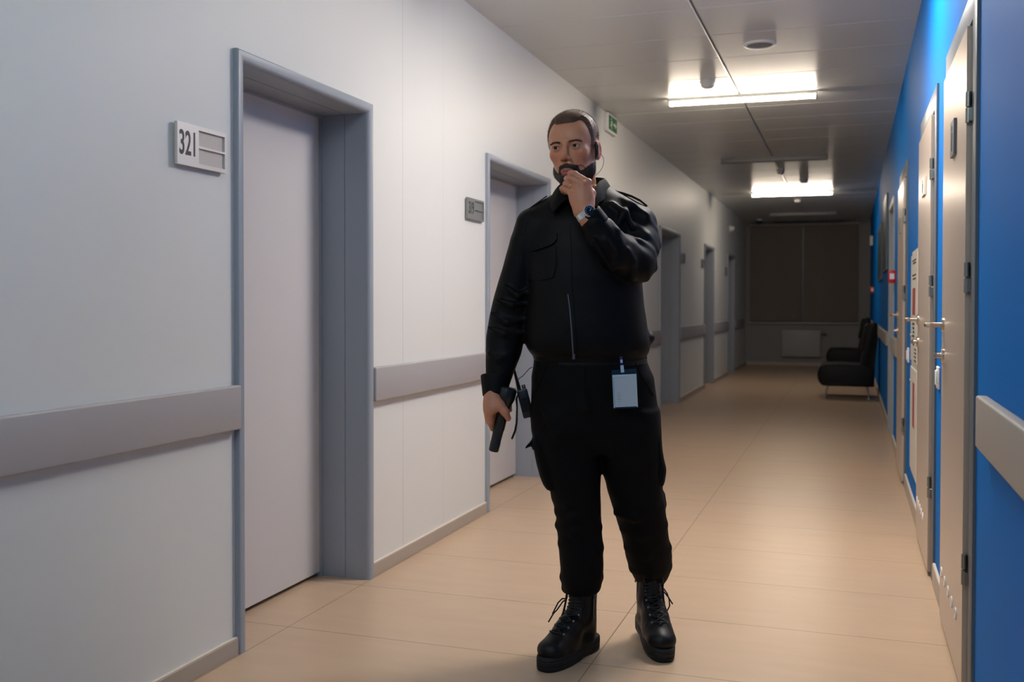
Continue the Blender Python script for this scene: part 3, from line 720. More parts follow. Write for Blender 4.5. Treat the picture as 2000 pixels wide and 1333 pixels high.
# ================================================================== the man
SKIN = np.array(lin((208,144,108))); LIP = np.array(lin((176,98,90))); RED = np.array(lin((204,112,86))); STUB = np.array(lin((120,88,72)))
HO = at(1120, 291.5, -.015); HR = (Matrix.Rotation(R_(-20.5), 3, 'Z') @ Matrix.Rotation(R_(-4), 3, 'Y') @ Matrix.Rotation(R_(3), 3, 'X'))
def build_head():
    F = Field((-.11,-.135,-.25), (.11,.13,.14), .0021)
    F.ell((0,.014,.034), (.0775,.096,.086), .02)
    F.ell((0,-.028,.025), (.069,.062,.072), .02)
    F.ell((0,-.028,-.042), (.056,.060,.064), .02)
    for s in (-1, 1):
        F.chain([(s*.058,.006,-.035), (s*.049,-.010,-.068), (s*.018,-.074,-.098)], [.015,.017,.014], .022)
        F.ell((s*.043,-.056,-.020), (.022,.026,.022), .02)
        F.cone((s*.040,-.074,.019), (s*.008,-.088,.015), .0095, .009, .014)
        F.ell((s*.0125,-.1005,-.0385), (.0075,.010,.0065), .006)
        F.ell((s*.0775,.026,-.008), (.0068,.019,.030), .006, rot=[[.96,-.28*s,0],[.28*s,.96,0],[0,0,1]])
        F.cone((s*.066,.014,-.004), (s*.072,.020,-.004), .012, .012, .008)
        F.ell((s*.0853,.024,-.005), (.0048,.011,.019), .004, 's')
        F.ell((s*.0760,.020,-.031), (.005,.008,.010), .005)
    F.ell((0,-.083,-.097), (.020,.017,.015), .02)
    F.chain([(0,-.086,.012), (0,-.103,-.017), (0,-.1140,-.0320)], [.0070,.0080,.0096], .012)
    F.ell((0,-.091,-.062), (.026,.014,.016), .012)
    for s in (-1, 1):
        F.ell((s*.0328,-.100,.0), (.0175,.015,.0125), .014, 's')
        F.ell((s*.0328,-.0775,.0), (.0152,.0152,.0152), .004)
        F.ell((s*.0328,-.096,-.0012), (.0138,.014,.0044), .0015, 's', rot=[[.995,0,.09*s],[0,1,0],[-.09*s,0,.995]])
        F.ell((s*.0080,-.1055,-.0445), (.0038,.006,.0036), .003, 's')
    # lips
    F.chain([(-.021,-.0915,-.0750), (-.008,-.0995,-.0716), (0,-.1000,-.0726), (.008,-.0995,-.0716), (.021,-.0915,-.0750)], [.0018,.0034,.0032,.0034,.0018], .005)
    F.chain([(-.016,-.0925,-.0790), (0,-.0985,-.0812), (.016,-.0925,-.0790)], [.0025,.0045,.0025], .006)
    F.ell((0,-.1080,-.0762), (.022,.0105,.0008), .002, 's')
    F.ell((0,-.098,-.0915), (.014,.008,.004), .006, 's')
    for s in (-1, 1): F.cone((s*.020,-.100,-.046), (s*.033,-.090,-.068), .0012, .0012, .006, 's')
    for zz in (.048, .058): F.cone((-.028,-.0935,zz), (.028,-.0935,zz), .0012, .0012, .004, 's')
    F.cone((0,.028,-.07), (.0,.062,-.25), .056, .062, .03)
    f0 = F.f.copy(); X, Y, Z = np.meshgrid(*F.ax, indexing='ij'); aX = np.abs(X)
    # hair: short crop, receding temples
    top = (.076+.012*np.cos(X*40)*0-.35*np.maximum(aX-.03, 0)*0+.010*np.exp(-((aX-.047)/.012)**2))-Z
    top = np.maximum(top, -.09-Y)
    side = np.maximum(np.maximum(-.042+.35*np.maximum(.05-Z, 0)*.6-Y, -.004-Z), .045-aX)
    back = np.maximum(.03-Y, -.085-Z)
    m = smin(smin(top, side, .012), back, .012)
    ear = np.sqrt((Y-.022)**2/.027**2+(Z+.006)**2/.037**2)-1
    m = np.maximum(m, -ear*.03)+.0016*(np.sin(X*640+Y*200)*np.sin(Z*560-Y*500)+.6*np.sin(X*1200+1)*np.sin(Z*1250+Y*900))
    th = np.clip(.0035+.007*np.clip((Z-.03)/.07, 0, 1), 0, .012)
    th = th*np.clip(-m/.016, .06, 1)+.0002
    fh = smax(f0-th.astype(np.float32), m.astype(np.float32), .003)
    # beard and moustache
    mo = np.maximum(np.maximum(aX-.034, np.abs(Z+.0590+.22*aX)-.0088), Y+.07)
    go = np.maximum(np.maximum(aX-.036, Z+.066), Y+.055)
    ja = np.maximum(Z-(-.083+(aX-.03)*.95), Y-.004); sb = np.maximum(np.maximum(Z-.004, -.030-.25*Z-Y), np.maximum(Y-.002, .05-aX))
    wob = .0014*(np.sin(X*610+Z*330)*np.sin(Z*520-Y*400)+.6*np.sin(X*1100+1)*np.sin(Z*1300+Y*900))
    bd = smin(smin(mo, go, .006), ja, .008); bd = np.maximum(bd, -.132-Z)
    lips = 1-np.sqrt((X/.0220)**2+((Z+.0765)/.0098)**2)
    bd = np.maximum(bd, lips*.012); bd2 = np.minimum(bd, sb*.5+.001); bd = bd+wob
    fb = smax(f0-((.0005+.0014*np.clip((.046-aX)/.014, 0, 1))*np.clip(-bd/.008, .05, 1)).astype(np.float32), bd.astype(np.float32), .002)
    keep = ((Y < .03))
    fb = np.where(keep, fb, .05)
    return F, f0, fh, fb, m, bd2
F, f0, fh, fb, hm, bmk = build_head()
def sample(Fd, arr, V):
    idx = np.clip(np.rint((V-Fd.lo)/Fd.h).astype(int), 0, Fd.n-1); return arr[idx[:,0], idx[:,1], idx[:,2]]
V, Q = F.mesh(f0); V = relax(V, Q, 1, .35)
x, y, z = V.T; ax_ = np.abs(x)
col = np.tile(SKIN, (len(V), 1))
def blend(mask, c):
    global col
    mask = np.clip(mask, 0, 1)[:, None]; col = col*(1-mask)+c*mask
blend(.35*np.exp(-((ax_-.045)/.02)**2-((z+.03)/.025)**2)*(y < -.03), RED)
blend(.5*np.exp(-(x/.014)**2-((z+.034)/.014)**2)*(y < -.09), RED)
blend(.7*(ax_ > .076), RED)
blend((1.25-np.sqrt((x/.0222)**2+((z+.0765)/.0088)**2))*4*(y < -.085), LIP)
blend(np.clip(-sample(F, bmk, V)/.012+.15, 0, .78)*(y < .02), STUB*.45)
blend(np.clip(-sample(F, hm, V)/.01+.3, 0, .9)*(z > -.08), np.array(lin((80,60,50))))
blend(.35*np.exp(-((ax_-.0328)/.018)**2-((z-.006)/.009)**2)*(y < -.06), np.array(lin((150,95,75))))
MHEAD = np.array(HR); HOn = np.array(HO)
def warp(P):
    P = np.array(P, float); z = P[..., 2]; P[..., 2] = z*(1+.085*np.clip(-z/.05, 0, 1)); return P
def hw(P): return warp(P)@MHEAD.T+HOn
def hpt(p): return Vector((warp(np.array(tuple(p)))@MHEAD.T+HOn).tolist())
head_parts = [(hw(V), Q, col)]
hairV, hairQ = F.mesh(fh); beardV, beardQ = F.mesh(fb)
def strands(V, Q, n, ln, wid, dirf, seed, sel=None):
    r = np.random.default_rng(seed); a, b, c, d = [V[Q[:, i]] for i in range(4)]
    nrm = np.cross(c-a, d-b); nl = np.linalg.norm(nrm, axis=1, keepdims=True)+1e-12; nrm = nrm/nl
    cen = (a+b+c+d)/4; ok = np.arange(len(Q)) if sel is None else np.nonzero(sel(cen))[0]
    if len(ok) == 0: return np.zeros((0,3)), np.zeros((0,3), int)
    i = ok[r.integers(0, len(ok), n)]; w = r.random((n, 4)); w /= w.sum(1, keepdims=True)
    p = sum(w[:, k:k+1]*V[Q[i, k]] for k in range(4)); nn = nrm[i]
    d = nn*.8+dirf(p)+r.normal(size=(n,3))*.25; d /= np.linalg.norm(d, axis=1, keepdims=True)
    s = np.cross(d, r.normal(size=(n,3))); s /= np.linalg.norm(s, axis=1, keepdims=True); L = ln*(.6+.6*r.random((n,1)))
    P = np.stack([p-s*wid-nn*.0005, p+s*wid-nn*.0005, p+d*L], 1).reshape(-1, 3)
    return P, np.arange(3*n).reshape(-1, 3)
def mixed(name, V, Q, T, TI):
    me = bpy.data.meshes.new(name); nv = len(V); me.vertices.add(nv+len(T)); me.vertices.foreach_set('co', np.concatenate([V, T]).astype(np.float32).ravel())
    nl = Q.size+TI.size; me.loops.add(nl); me.loops.foreach_set('vertex_index', np.concatenate([Q.ravel(), (TI+nv).ravel()]).astype(np.int32))
    npoly = len(Q)+len(TI); me.polygons.add(npoly)
    st = np.concatenate([np.arange(len(Q))*4, Q.size+np.arange(len(TI))*3]).astype(np.int32)
    me.polygons.foreach_set('loop_start', st); me.polygons.foreach_set('loop_total', np.concatenate([np.full(len(Q), 4), np.full(len(TI), 3)]).astype(np.int32))
    me.polygons.foreach_set('use_smooth', np.ones(npoly, bool)); me.update(calc_edges=True); me.validate(); return me

# --- his left hand (back of the hand to the camera, fingers curled at the chin)
def z1(x, y, v): return np.array(at(1020+x/4.443, 180+y/4.443, v))
def hand_up():
    lo = np.minimum.reduce([z1(300,640,-.27), z1(700,1180,-.27)])-.03; hi = np.maximum.reduce([z1(300,640,-.09), z1(700,1180,-.09)])+.03
    lo[0] = z1(300,900,-.2)[0]-.01; hi[0] = z1(720,900,-.2)[0]+.01; lo[2] = z1(500,1180,-.2)[2]-.02; hi[2] = z1(500,660,-.2)[2]+.02; lo[1] = -.30; hi[1] = -.06
    G = Field(lo, hi, .0017)
    mcp = [z1(572,785,-.188), z1(528,800,-.196), z1(478,838,-.196), z1(432,880,-.188)]
    wr = z1(560,1010,-.205); wl = z1(500,1040,-.200)
    for i, m_ in enumerate(mcp):
        base = wr+(wl-wr)*(i/3)
        G.cone(base, m_, .019, .0125 if i < 3 else .0115, .014)
    G.ell((mcp[0]+mcp[3])/2*.55+(wr+wl)/2*.45, (.036,.017,.036), .016)
    rr = [.0098,.0100,.0094,.0084]
    pip = [z1(455,712,-.172), z1(408,748,-.180), z1(380,797,-.180), z1(348,838,-.172)]
    dip = [z1(418,702,-.148), z1(385,752,-.150), z1(372,806,-.148), z1(352,858,-.146)]
    tip = [z1(412,716,-.134), z1(396,775,-.132), z1(392,826,-.132), z1(376,872,-.134)]
    for i in range(4):
        G.chain([mcp[i], pip[i]], [rr[i]*1.18, rr[i]], .005); G.chain([pip[i], dip[i], tip[i]], [rr[i], rr[i]*.9, rr[i]*.85], .0025)
        G.ell(pip[i]+np.array([0,-.001,0]), (rr[i]*1.07,)*3, .004); G.ell(mcp[i]+np.array([0,-.005,.0]), (.0085,)*3, .008)
    # thumb on the far side, against the jaw
    G.chain([z1(585,985,-.195), z1(600,880,-.165), z1(560,810,-.142), z1(520,780,-.135)], [.016,.0135,.0115,.0095], .008)
    # tendons
    for i in range(4): G.cone(mcp[i]+np.array([0,-.0095,0]), wr*.45+wl*.55+np.array([0,-.014,0]), .0022, .0015, .008)
    # wrist and forearm into the cuff
    G.chain([(wr+wl)/2, z1(575,1100,-.212), z1(620,1180,-.20)], [.0285,.028,.033], .012)
    return G, mcp, pip
G, mcpL, pipL = hand_up(); V, Q = G.mesh(); V = relax(V, Q, 1, .3)
def hand_col(V, pts):
    c = np.tile(np.array(lin((200,136,104))), (len(V), 1))
    for p in pts:
        w = .45*np.exp(-((V-p)**2).sum(1)/.011**2)[:, None]; c = c*(1-w)+np.array(lin((200,120,98)))*w
    return c
hand_parts = [(V, Q, hand_col(V, mcpL+pipL))]

# --- his right hand round the torch
def z7(x, y, v): return np.array(at(920+x/6.056, 680+y/6.056, v))
TV = -.045
def hand_down():
    lo = np.array([z7(90,700,TV)[0]-.01, TV-.075, z7(200,1060,TV)[2]-.01]); hi = np.array([z7(540,700,TV)[0]+.01, TV+.075, z7(200,440,TV)[2]+.01])
    G = Field(lo, hi, .0017)
    wr = z7(265,540,TV+.01)
    G.chain([z7(275,450,TV+.01), wr], [.031,.029], .01)
    mcp = [z7(212,742,TV-.024), z7(196,735,TV-.002), z7(198,722,TV+.020), z7(206,705,TV+.040)]
    for i, m_ in enumerate(mcp): G.cone(wr+np.array([-.004,-.012+.012*i,.0]), m_, .018, .0135-.0008*i, .014)
    G.ell(z7(240,660,TV), (.026,.036,.036), .014)
    rr = [.0102,.0104,.0098,.0088]
    pip = [z7(228,885,TV-.018), z7(208,865,TV+.002), z7(205,835,TV+.022), z7(212,800,TV+.040)]
    dip = [z7(258,955,TV+.010), z7(262,925,TV+.024), z7(262,885,TV+.036), z7(265,840,TV+.046)]
    tip = [z7(330,945,TV+.026), z7(350,900,TV+.030), z7(370,845,TV+.034), z7(380,790,TV+.036)]
    for i in range(4):
        G.chain([mcp[i], pip[i]], [rr[i]*1.25, rr[i]*1.05], .005); G.chain([pip[i], dip[i], tip[i]], [rr[i]*1.05, rr[i]*.92, rr[i]*.85], .003)
    G.chain([z7(440,745,TV+.018), z7(466,735,TV+.010)], [.0075,.0068], .003); G.chain([z7(430,700,TV+.022), z7(466,692,TV+.012)], [.0072,.0062], .003)
    G.chain([z7(212,765,TV-.016), z7(265,712,TV-.026), z7(335,690,TV-.026)], [.014,.015,.015], .012); G.cone(z7(225,800,TV+.004), z7(262,720,TV), .014, .018, .012)
    # thumb across the front
    G.chain([z7(290,600,TV-.012), z7(345,680,TV-.030), z7(400,755,TV-.036), z7(440,835,TV-.030)], [.018,.0145,.0125,.0098], .010)
    G.ell(z7(395,752,TV-.036), (.0128,.0125,.0128), .004)
    return G, mcp, pip
G, mcpR, pipR = hand_down(); V, Q = G.mesh(); V = relax(V, Q, 1, .3)
hand_parts.append((V, Q, hand_col(V, mcpR+pipR)))

# --- hidden core of the body: trunk, arms, legs, joined to the head and hands
C = Field((-.42,-.30,.10), (.36,.24,1.56), .009)
C.loft([row(420,1062,1236,.085,.03), row(480,1045,1243,.10,.02), row(600,1050,1240,.11,.01), row(700,1058,1248,.11,.01), row(790,1056,1262,.11,.01), row(850,1062,1262,.09,.01)], .03)
C.cone(at(1146,345,.03), at(1148,430,.04), .056, .07, .04)
for s in (1055, 1240): C.cone(at(1148,415,.03), at(s,428,.02), .05, .045, .03)
C.chain([at(1046,440,.01), at(996,590,.02), at(972,700,-.01), at(964,765,TV+.01)], [.040,.034,.026,.024], .02)
C.chain([at(1243,440,.0), at(1246,512,-.10), at(1200,480,-.17), at(1153,425,-.21)], [.048,.042,.036,.028], .02)
C.chain([at(1105,830,.0), at(1128,1000,-.02), at(1134,1180,-.01)], [.075,.05,.036], .03)
C.chain([at(1215,830,.0), at(1252,980,.02), at(1275,1130,.09)], [.075,.05,.036], .03)
V, Q = C.mesh(); core = (V, Q, np.tile(SKIN, (len(V), 1)))
allp = head_parts+hand_parts+[core]; off = 0; VV, QQ, CC = [], [], []
for v_, q_, c_ in allp: VV.append(v_); QQ.append(q_+off); CC.append(c_); off += len(v_)
man = link('person', pmesh('person', np.concatenate(VV), np.concatenate(QQ), np.concatenate(CC)), M['skin'], None)
man.location = (PX0, PY0, 0); man.rotation_euler = (0, 0, YAW)
tag(man, 'person in a black shirt jacket and cargo trousers, hand on chin, holding a torch', 'person')

# --- hair, beard, brows, eyes
T, TI = strands(hairV, hairQ, 26000, .0050, .00022, lambda p: np.stack([p[:,0]*2, -.3*np.ones(len(p)), np.where(p[:,2] > .06, .2, -.9)], 1), 3, lambda c: (c[:,2] > -.08))
link('hair', mixed('hair', hw(hairV), hairQ, hw(T), TI), M['hair'], man)
T, TI = strands(beardV, beardQ, 16000, .0042, .00018, lambda p: np.stack([p[:,0]*4, -.2*np.ones(len(p)), -1.0*np.ones(len(p))], 1), 4)
link('beard', mixed('beard', hw(beardV), beardQ, hw(T), TI), M['beard'], man)
trh = tree_of(head_parts[0][0], head_parts[0][1])
for s in (-1, 1):
    r = np.random.default_rng(20+s); Pn = []
    for i in range(300):
        t = r.random(); xx = s*(.013+.038*t); zz = .0125+.0065*math.sin(t*2.4)-(.004*t)+r.normal()*.0019*(1-.5*t)
        o = hpt((xx, -.16, zz)); d = HR@Vector((0,1,0)); h = trh.ray_cast(o, d)
        if h[0] is None: continue
        p = h[0]; dd = (HR@Vector((s*.9, -.35, .15-.4*t))).normalized(); sd = dd.cross(Vector(h[1])).normalized()*.0003
        Pn += [p-sd, p+sd, p+dd*.0065+(HR@Vector((0,-.0012,0)))]
    Pn = np.array([tuple(p) for p in Pn]); link('eyebrow', pmesh('eyebrow', Pn, np.arange(len(Pn)).reshape(-1,3)), M['hair'], man)
    bm = BM(); c = hpt((s*.0328,-.0775,0)); look = (HR@Vector((-.10,-1,.03))).normalized()
    bmesh.ops.create_uvsphere(bm, u_segments=24, v_segments=16, radius=.0140, matrix=Matrix.Translation(c)); e = obj('eyeball', bm, M['eye'], man)
    bm = BM(); add_lathe(bm, [(.0,.01415),(.0030,.01405),(.0060,.0133),(.0061,.0126),(.0,.0125)], c, look, 20); obj('iris', bm, M['iris'], e)
    # upper lash line
    pts = [hpt((s*.0328+.0132*math.cos(a), -.0775-.0147*math.cos(math.asin(min(1,abs(math.cos(a))*.85))), -.0006+.0050*math.sin(a))) for a in np.linspace(.05, math.pi-.05, 9)]
    bm = BM(); add_tube(bm, pts, .0006, 6); obj('eyelash', bm, M['beard'], man)

# ------------------------------------------------------------------ clothing
def folds(Fd, lst, k=.014):
    for p in lst:
        pts = [at(*q) for q in p[0]]; Fd.chain(pts, [p[1]]*len(pts), k, p[2] if len(p) > 2 else 'u')
J = Field((-.42,-.34,.80), (.30,.22,1.56), .005)
J.loft([row(372,1100,1192,.075,.035), row(388,1078,1222,.088,.03), row(404,1056,1246,.098,.02), row(430,1036,1258,.115,.01), row(480,1024,1256,.132,0), row(540,1030,1252,.142,-.005), row(600,1028,1258,.148,-.005),
        row(640,1024,1264,.152,-.005), row(665,1023,1270,.152,-.005), row(684,1030,1268,.146,-.005), row(697,1042,1262,.132,0), row(700,1044,1260,.128,0)], .02, n=2.3, cap=.016)
for s, e in (((1120,398,.03), (1040,440,.0)), ((1180,398,.03), (1244,438,.0))): J.cone(at(*s), at(*e), .052, .058 if s[0] < 1150 else .064, .04)
# hanging sleeve
J.loft([row(440,1006,1066,.062,.0), row(465,997,1058,.066,.0), row(513,984,1052,.068,.01), row(573,966,1042,.068,.02), row(619,955,1032,.066,.025), row(659,949,1024,.063,.02), row(690,948,1019,.058,.01), row(715,948,1009,.052,.0), row(741,949,999,.044,-.01), row(748,950,996,.042,-.01)], .014, n=2.0, cap=.012)
# bent sleeve
J.chain([at(1243,440,.0), at(1247,480,-.045), at(1240,513,-.105)], [.068,.068,.066], .012)
J.chain([at(1240,515,-.105), at(1208,496,-.155), at(1177,462,-.190), at(1160,436,-.207)], [.066,.062,.052,.042], .010)
folds(J, [([(1216,392,-.04),(1236,402,-.062),(1262,420,-.062)], .010), ([(1196,398,-.075),(1222,415,-.092),(1236,445,-.10)], .009), ([(1230,398,-.055),(1216,420,-.095),(1206,440,-.11)], .008),
 ([(1262,428,-.06),(1276,450,-.045),(1284,480,-.05)], .010), ([(1240,440,-.085),(1262,462,-.10),(1281,490,-.085)], .010), ([(1222,462,-.13),(1248,472,-.14),(1272,492,-.12)], .009),
 ([(1213,470,-.19),(1232,480,-.18),(1262,505,-.15)], .008), ([(1190,434,-.205),(1204,452,-.212),(1212,480,-.215)], .008), ([(1182,470,-.245),(1196,492,-.228),(1206,520,-.205)], .008), ([(1160,470,-.245),(1178,498,-.22),(1196,528,-.20)], .007),
 ([(1225,490,-.215),(1236,512,-.195),(1236,545,-.16)], .009), ([(1255,478,-.13),(1272,500,-.12),(1279,525,-.105)], .008), ([(1252,500,-.16),(1262,520,-.15),(1262,545,-.125)], .008)])
folds(J, [([(972,586,-.04),(1000,596,-.052),(1034,590,-.035)], .007), ([(962,612,-.03),(990,630,-.045),(1024,622,-.03)], .007), ([(956,640,-.03),(985,652,-.045),(1018,648,-.03)], .007), ([(985,560,-.05),(1012,578,-.056),(1038,566,-.04)], .007),
 ([(956,690,-.03),(975,702,-.05),(1000,690,-.035)], .006)])
J.ell(at(1268,660,-.02), (.020,.030,.020), .012)
J.noise(.0016, 38, (1,1,.45), 5); J.noise(.0010, 95, (1,1,.6), 9)
# neck opening
J.cone(at(1146,392,-.035), at(1150,330,.02), .050, .062, .012, 's'); J.cone(at(1118,430,-.13), at(1128,380,-.08), .004, .03, .01, 's')
J.cone(at(1166,446,-.203), at(1140,402,-.222), .020, .032, .004, 's')
V, Q = J.mesh(); V = relax(V, Q, 1, .3); JV, JQ = V, Q
jac = link('jacket', pmesh('jacket', V, Q), M['cloth'], man); jt = tree_of(V, Q)

# cuffs
def ring_sdf(name, a, b, ra, rb, th, m, parent, h=.0035, k=.004, extra=None, sc=None):
    a = np.array(a); b = np.array(b); lo = np.minimum(a, b)-max(ra, rb)-.02; hi = np.maximum(a, b)+max(ra, rb)+.02
    K = Field(lo, hi, h); K.cone(a, b, ra, rb, 0); u = (b-a)/np.linalg.norm(b-a); g = np.meshgrid(*K.ax, indexing='ij')
    pr = sum((g[i]-a[i])*u[i] for i in range(3)); L = np.linalg.norm(b-a)
    K.f = smax(K.f, np.maximum(-pr, pr-L).astype(np.float32), .006)
    sl_ = (rb-ra)/L; K.cone(a-u*.05, b+u*.05, ra-th-sl_*.05, rb-th+sl_*.05, .002, 's')
    if extra: extra(K)
    V, Q = K.mesh(); return link(name, pmesh(name, V, Q), m, parent)
ring_sdf('cuff', at(969,736,-.012), at(964.5,777,TV+.012), .0530, .0375, .006, M['cloth'], jac, h=.0028)
ring_sdf('cuff', at(1167,440,-.203), at(1150,413,-.214), .0415, .0360, .006, M['cloth'], jac, h=.0026)
# waistband
W = Field((-.26,-.20,.92), (.26,.20,1.04), .004)
W.loft([row(683,1036,1266,.142,-.002), row(706,1044,1259,.127,.0)], 0, n=2.3, cap=.008); V, Q = W.mesh(); link('waistband', pmesh('waistband', V, Q), M['cloth'], jac)

# collar: a stand around the neck folded over into two points
def collar():
    st = [((1160,371,-.078),(1165,400,-.104),(1150,400,-.072)), ((1169,356,-.04),(1181,388,-.062),(1164,385,-.04)), ((1178,349,.02),(1194,373,.035),(1176,375,.02)), ((1150,348,.10),(1150,374,.128),(1150,374,.09)),
          ((1098,360,.02),(1082,386,.035),(1102,387,.02)), ((1098,372,-.04),(1074,401,-.060),(1103,394,-.04)), ((1108,389,-.085),(1081,414,-.116),(1116,406,-.078))]
    S = [[at(*q) for q in s] for s in st]; n = len(S); grid = []; bm = BM()
    def cr(k, t):
        i = min(int(t), n-2); f = t-i; p = [S[max(0, min(n-1, i+d))][k] for d in (-1, 0, 1, 2)]
        return .5*((2*p[1])+(p[2]-p[0])*f+(2*p[0]-5*p[1]+4*p[2]-p[3])*f*f+(3*p[1]-p[0]-3*p[2]+p[3])*f*f*f)
    cen = at(1146,372,.02)
    for i in range(49):
        t = i/48*(n-1); Fo, O, Sd = cr(0, t), cr(1, t), cr(2, t); o_ = Vector((Fo.x-cen.x, Fo.y-cen.y, 0)).normalized(); rw = []
        for s in (0, .35, .7, 1): rw.append(bm.verts.new(Sd.lerp(Fo, s)))
        rw.append(bm.verts.new(Fo+o_*.0035+Vector((0,0,.0015)))); rw.append(bm.verts.new(Fo+o_*.007-Vector((0,0,.001))))
        Fo2 = Fo+o_*.007-Vector((0,0,.001))
        for s in (.25, .5, .75, 1): rw.append(bm.verts.new(Fo2.lerp(O, s)+(o_+Vector((0,0,.5)))*.003*math.sin(math.pi*s)))
        grid.append(rw)
    for i in range(48):
        for j in range(len(grid[0])-1): bm.faces.new([grid[i][j], grid[i][j+1], grid[i+1][j+1], grid[i+1][j]])
    bmesh.ops.recalc_face_normals(bm, faces=bm.faces)
    bmesh.ops.solidify(bm, geom=bm.faces[:], thickness=.003)
    return bm
obj('collar', collar(), M['cloth2'], jac)

# epaulettes, pocket flap, seams, zip
def tab(name, rows, m, parent, **kw): return obj(name, drape(jt, rows, **kw), m, parent)
def plank(pts, wid, th, up=Vector((0,0,1)), m=None, name='epaulette', parent=None):
    bm = BM(); pts = [Vector(p) for p in pts]; rg = []
    for i, p in enumerate(pts):
        t = (pts[min(i+1,len(pts)-1)]-pts[max(i-1,0)]).normalized(); s = t.cross(up).normalized(); n = s.cross(t).normalized(); w = wid[i] if hasattr(wid,'__len__') else wid
        rg.append([bm.verts.new(p+s*w+n*th), bm.verts.new(p-s*w+n*th), bm.verts.new(p-s*w-n*th), bm.verts.new(p+s*w-n*th)])
    for i in range(len(rg)-1):
        for k in range(4): bm.faces.new([rg[i][k], rg[i][(k+1)%4], rg[i+1][(k+1)%4], rg[i+1][k]])
    bm.faces.new(rg[0][::-1]); bm.faces.new(rg[-1]); return obj(name, bm, m, parent)
ep = plank([at(1067,384,.012), at(1056,392,.010), at(1042,402,.006), at(1027,413,.004), at(1013,426,.0)], [.020,.021,.022,.023,.024], .002, m=M['cloth'], parent=jac)
ep = plank([at(1200,374,.015), at(1216,378,.012), at(1234,384,.008), at(1250,392,.004), at(1264,403,.0)], [.020,.021,.022,.023,.022], .002, m=M['cloth'], parent=jac)
bt = lambda px, py, r=.0058: (lambda pn: (lambda b: (add_lathe(b, [(.0,0),(r,0),(r,.0018),(r*.8,.0028),(r*.3,.002),(.0,.002)], pn[0]+pn[1]*.003, pn[1], 16), b)[1])(BM()))(hit(jt, px, py))
fl = tab('pocket_flap', [[(1012,463),(1050,459),(1088,456)], [(1013,475),(1050,476),(1088,468)], [(1016,486),(1042,490),(1080,477)], [(1024,493),(1040,492),(1072,481)]], M['cloth'], jac, off=.002, thick=.006)
obj('button', bt(1049,477), M['boot'], fl)
tab('chest_pocket', [[(1017,488),(1050,492),(1086,482)], [(1020,520),(1054,526),(1086,520)], [(1028,546),(1056,548),(1080,543)]], M['cloth'], jac, off=.001, thick=.004)
tab('zip_placket', [[(1100,440),(1113,440)], [(1101,480),(1115,480)], [(1102,550),(1116,550)], [(1106,600),(1120,600)], [(1111,650),(1124,650)], [(1114,694),(1127,694)]], M['cloth'], jac, off=.001, thick=.004, nu=4, nv=40)
def seam(name, pts, r, m, parent, tr=jt, lift=.003):
    P = []
    for i in range(len(pts)-1):
        for k in range(6):
            f = k/6; h, n = hit(tr, pts[i][0]*(1-f)+pts[i+1][0]*f, pts[i][1]*(1-f)+pts[i+1][1]*f); P.append(h+n*lift)
    h, n = hit(tr, *pts[-1]); P.append(h+n*lift); bm = BM(); add_tube(bm, P, r, 8); return obj(name, bm, m, parent)
zp = seam('zip', [(1110,575),(1113,600),(1117,645),(1120,692)], .0028, M['zip'], jac, lift=.006)
bm = BM(); h_, n_ = hit(jt, 1121, 690); add_box(bm, -.004, .004, -.003, .002, -.016, .002, bev=.001, seg=1); bmesh.ops.translate(bm, verts=bm.verts, vec=h_+n_*.008); obj('zip_pull', bm, M['zip'], zp)
seam('shoulder_seam', [(1030,436),(1020,470),(1026,520),(1034,560)], .0014, M['cloth'], jac, lift=.0005)

# trousers
T_ = Field((-.30,-.24,.18), (.36,.27,1.02), .0055)
T_.loft([row(688,1044,1264,.122,.0), row(705,1043,1262,.126,0), row(735,1038,1276,.132,0), row(790,1037,1284,.136,0), row(840,1041,1286,.128,0), row(880,1052,1286,.095,0)], .02, n=2.2, cap=.006)
T_.loft([row(800,1038,1162,.115,.0), row(860,1044,1168,.110,-.005), row(905,1058,1172,.100,-.01), row(950,1072,1172.5,.092,-.015), row(1000,1085,1174,.084,-.02), row(1050,1089,1177,.078,-.025), row(1100,1094,1179,.076,-.032), row(1135,1097,1176,.074,-.036), row(1150,1100,1173,.068,-.038), row(1158,1104,1168,.060,-.038)], .025, n=2.0, cap=.010)
T_.loft([row(800,1168,1287,.115,.0), row(860,1174,1290,.112,.0), row(905,1174,1293,.104,.0), row(956,1186,1294,.096,.01), row(1000,1200,1299,.088,.02), row(1050,1215,1306,.086,.045), row(1085,1221,1313,.082,.06), row(1110,1229,1311,.076,.075), row(1132,1240,1303,.062,.085), row(1144,1248,1292,.046,.09)], .025, n=2.0, cap=.010)
def tf(pts, r, k=.022):
    mx = sum(p[0] for p in pts)/len(pts); T_.chain([at(mx+(p[0]-mx)*.93, p[1], p[2]+(.0 if 0 < i < len(pts)-1 else .012)) for i, p in enumerate(pts)], [r*.7 if i in (0, len(pts)-1) else r for i in range(len(pts))], k)
